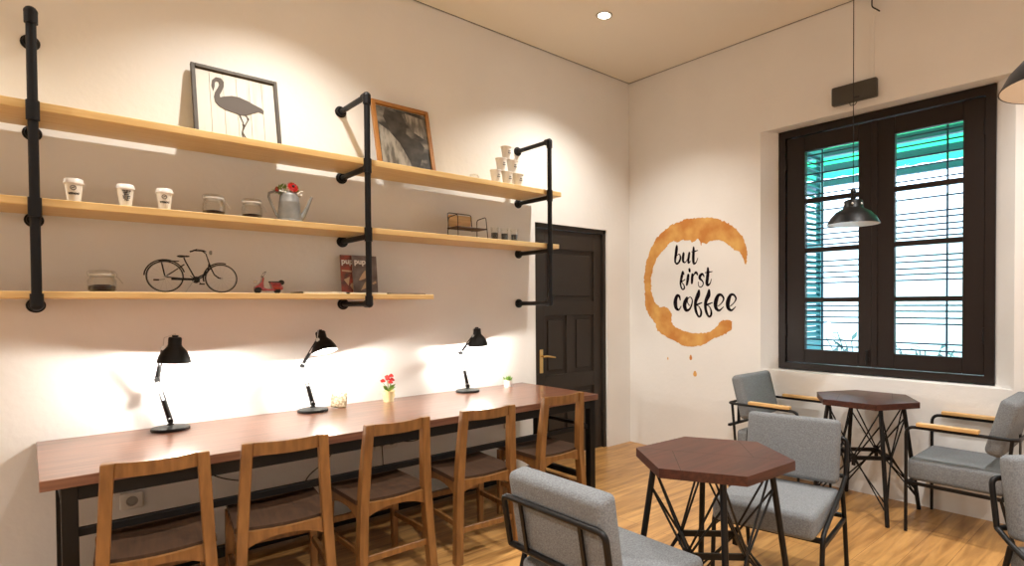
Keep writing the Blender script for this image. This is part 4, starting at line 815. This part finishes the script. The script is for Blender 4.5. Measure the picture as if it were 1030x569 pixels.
# ---------------------------------------------------------------- upholstered chairs
def cushion(b, a, c, bev=.022, rot=None, piv=None): b.box(a, c, bev, 5, rot, piv)
def lounge(loc, rz, label):
    """armless metal chair; +x is forward"""
    t = empty('lounge_chair', loc, rz, label, 'chair', 'armless grey upholstered chairs')
    W_ = .255; tilt = Matrix.Rotation(-.16, 3, 'Y')
    b = MB(); cushion(b, (-.19, -.245, .325), (.315, .245, .445), .028); b.build('seat_cushion', M_fab, t)
    b = MB(); cushion(b, (-.205, -.240, .470), (-.115, .240, .795), .026, tilt, (-.16, 0, .455)); b.build('back_cushion', M_fab, t)
    xb = lambda z: -.212-(z-.455)*.17
    b = MB(); b.tube(fillet([(xb(.50), -W_-.008, .50), (xb(.69), -W_-.008, .69), (xb(.69), W_+.008, .69), (xb(.50), W_+.008, .50)], .03)+[], .0115, 10)
    b.tube([(xb(.50), -W_-.008, .50), (xb(.50)-.0, W_+.008, .50)], .0115, 10); b.build('back_frame', M_black, t)
    for s_ in (-1, 1): MB().box((xb(.6)-.010, s_*.155-.008, .50), (xb(.6)-.002, s_*.155+.008, .69), rot=Matrix.Rotation(-.168, 3, 'Y')).build('back_slat', M_black, t)
    for s_ in (-1, 1):
        y = s_*(W_+.008)
        MB().tube(fillet([(xb(.50), y, .50), (-.13, y, .455), (.235, y, .335), (.262, y, 0.004)], .045), .0115, 10).build('front_leg', M_black, t)
        MB().tube([(-.150, y, .450), (-.205, y, .25), (-.255, y, .004)], .0115, 10).build('rear_leg', M_black, t)
        MB().box((-.185, y-.009, .275), (.245, y+.009, .296), .002, 1).build('side_rail', M_black, t)
    MB().box((-.19, -W_, .300), (-.165, W_, .318)).build('cross_rail', M_black, t); MB().box((.215, -W_, .300), (.240, W_, .318)).build('cross_rail', M_black, t)
    return t
l0 = lounge((-2.905, -2.415, 0), .0, 'grey upholstered armless chair in the foreground, seen from behind')
dup(l0, loc=(-1.640, -2.475, 0), rz=PI+.17, label='grey upholstered armless chair facing left behind the foreground table')
dup(l0, loc=(-1.60, -3.735, 0), rz=-PI*.73, label='grey upholstered chair cut off by the bottom right corner')
def armchair(loc, rz, label):
    t = empty('armchair', loc, rz, label, 'chair', 'grey armchairs with wooden armrests')
    W_ = .262
    b = MB(); cushion(b, (-.235, -.245, .315), (.262, .245, .448), .026); b.build('seat_cushion', M_fab, t)
    b = MB(); cushion(b, (-.215, -.235, .530), (-.120, .235, .865), .034, Matrix.Rotation(-.26, 3, 'Y'), (-.17, 0, .530)); b.build('back_cushion', M_fab, t)
    b = MB(); b.tube(fillet([(.262, -W_, .004), (.262, -W_, .645), (-.295, -W_, .645), (-.295, W_, .645), (.262, W_, .645), (.262, W_, .004)], .05), .010, 10); b.build('arm_frame', M_black, t)
    for s_ in (-1, 1):
        MB().box((-.115, s_*W_-.022, .655), (.203, s_*W_+.022, .677), .004, 2).build('armrest', M_armw, t)
        MB().tube([(-.265, s_*(W_-.012), .645), (-.235, s_*(W_-.012), .32), (-.215, s_*(W_-.012), .30), (-.29, s_*(W_-.012), .004)], .010, 10).build('rear_leg', M_black, t)
        MB().box((-.285, s_*.13-.016, .47), (-.277, s_*.13+.016, .66)).build('back_slat', M_black, t)
        MB().box((-.225, s_*W_-.009, .296), (.255, s_*W_+.009, .314)).build('side_rail', M_black, t)
    [MB().box((p_[0], -W_, p_[1]), (p_[0]+.02, W_, p_[1]+.018)).build('cross_rail', M_black, t) for p_ in ((-.295, .470), (-.235, .296), (.238, .296))]
    return t
a0_ = armchair((-.300, -2.995, 0), PI/2, 'grey armchair with wooden armrests right of the window table')
dup(a0_, loc=(-.325, -1.800, 0), rz=-PI/2, label='grey armchair with wooden armrests in the corner, left of the window table')
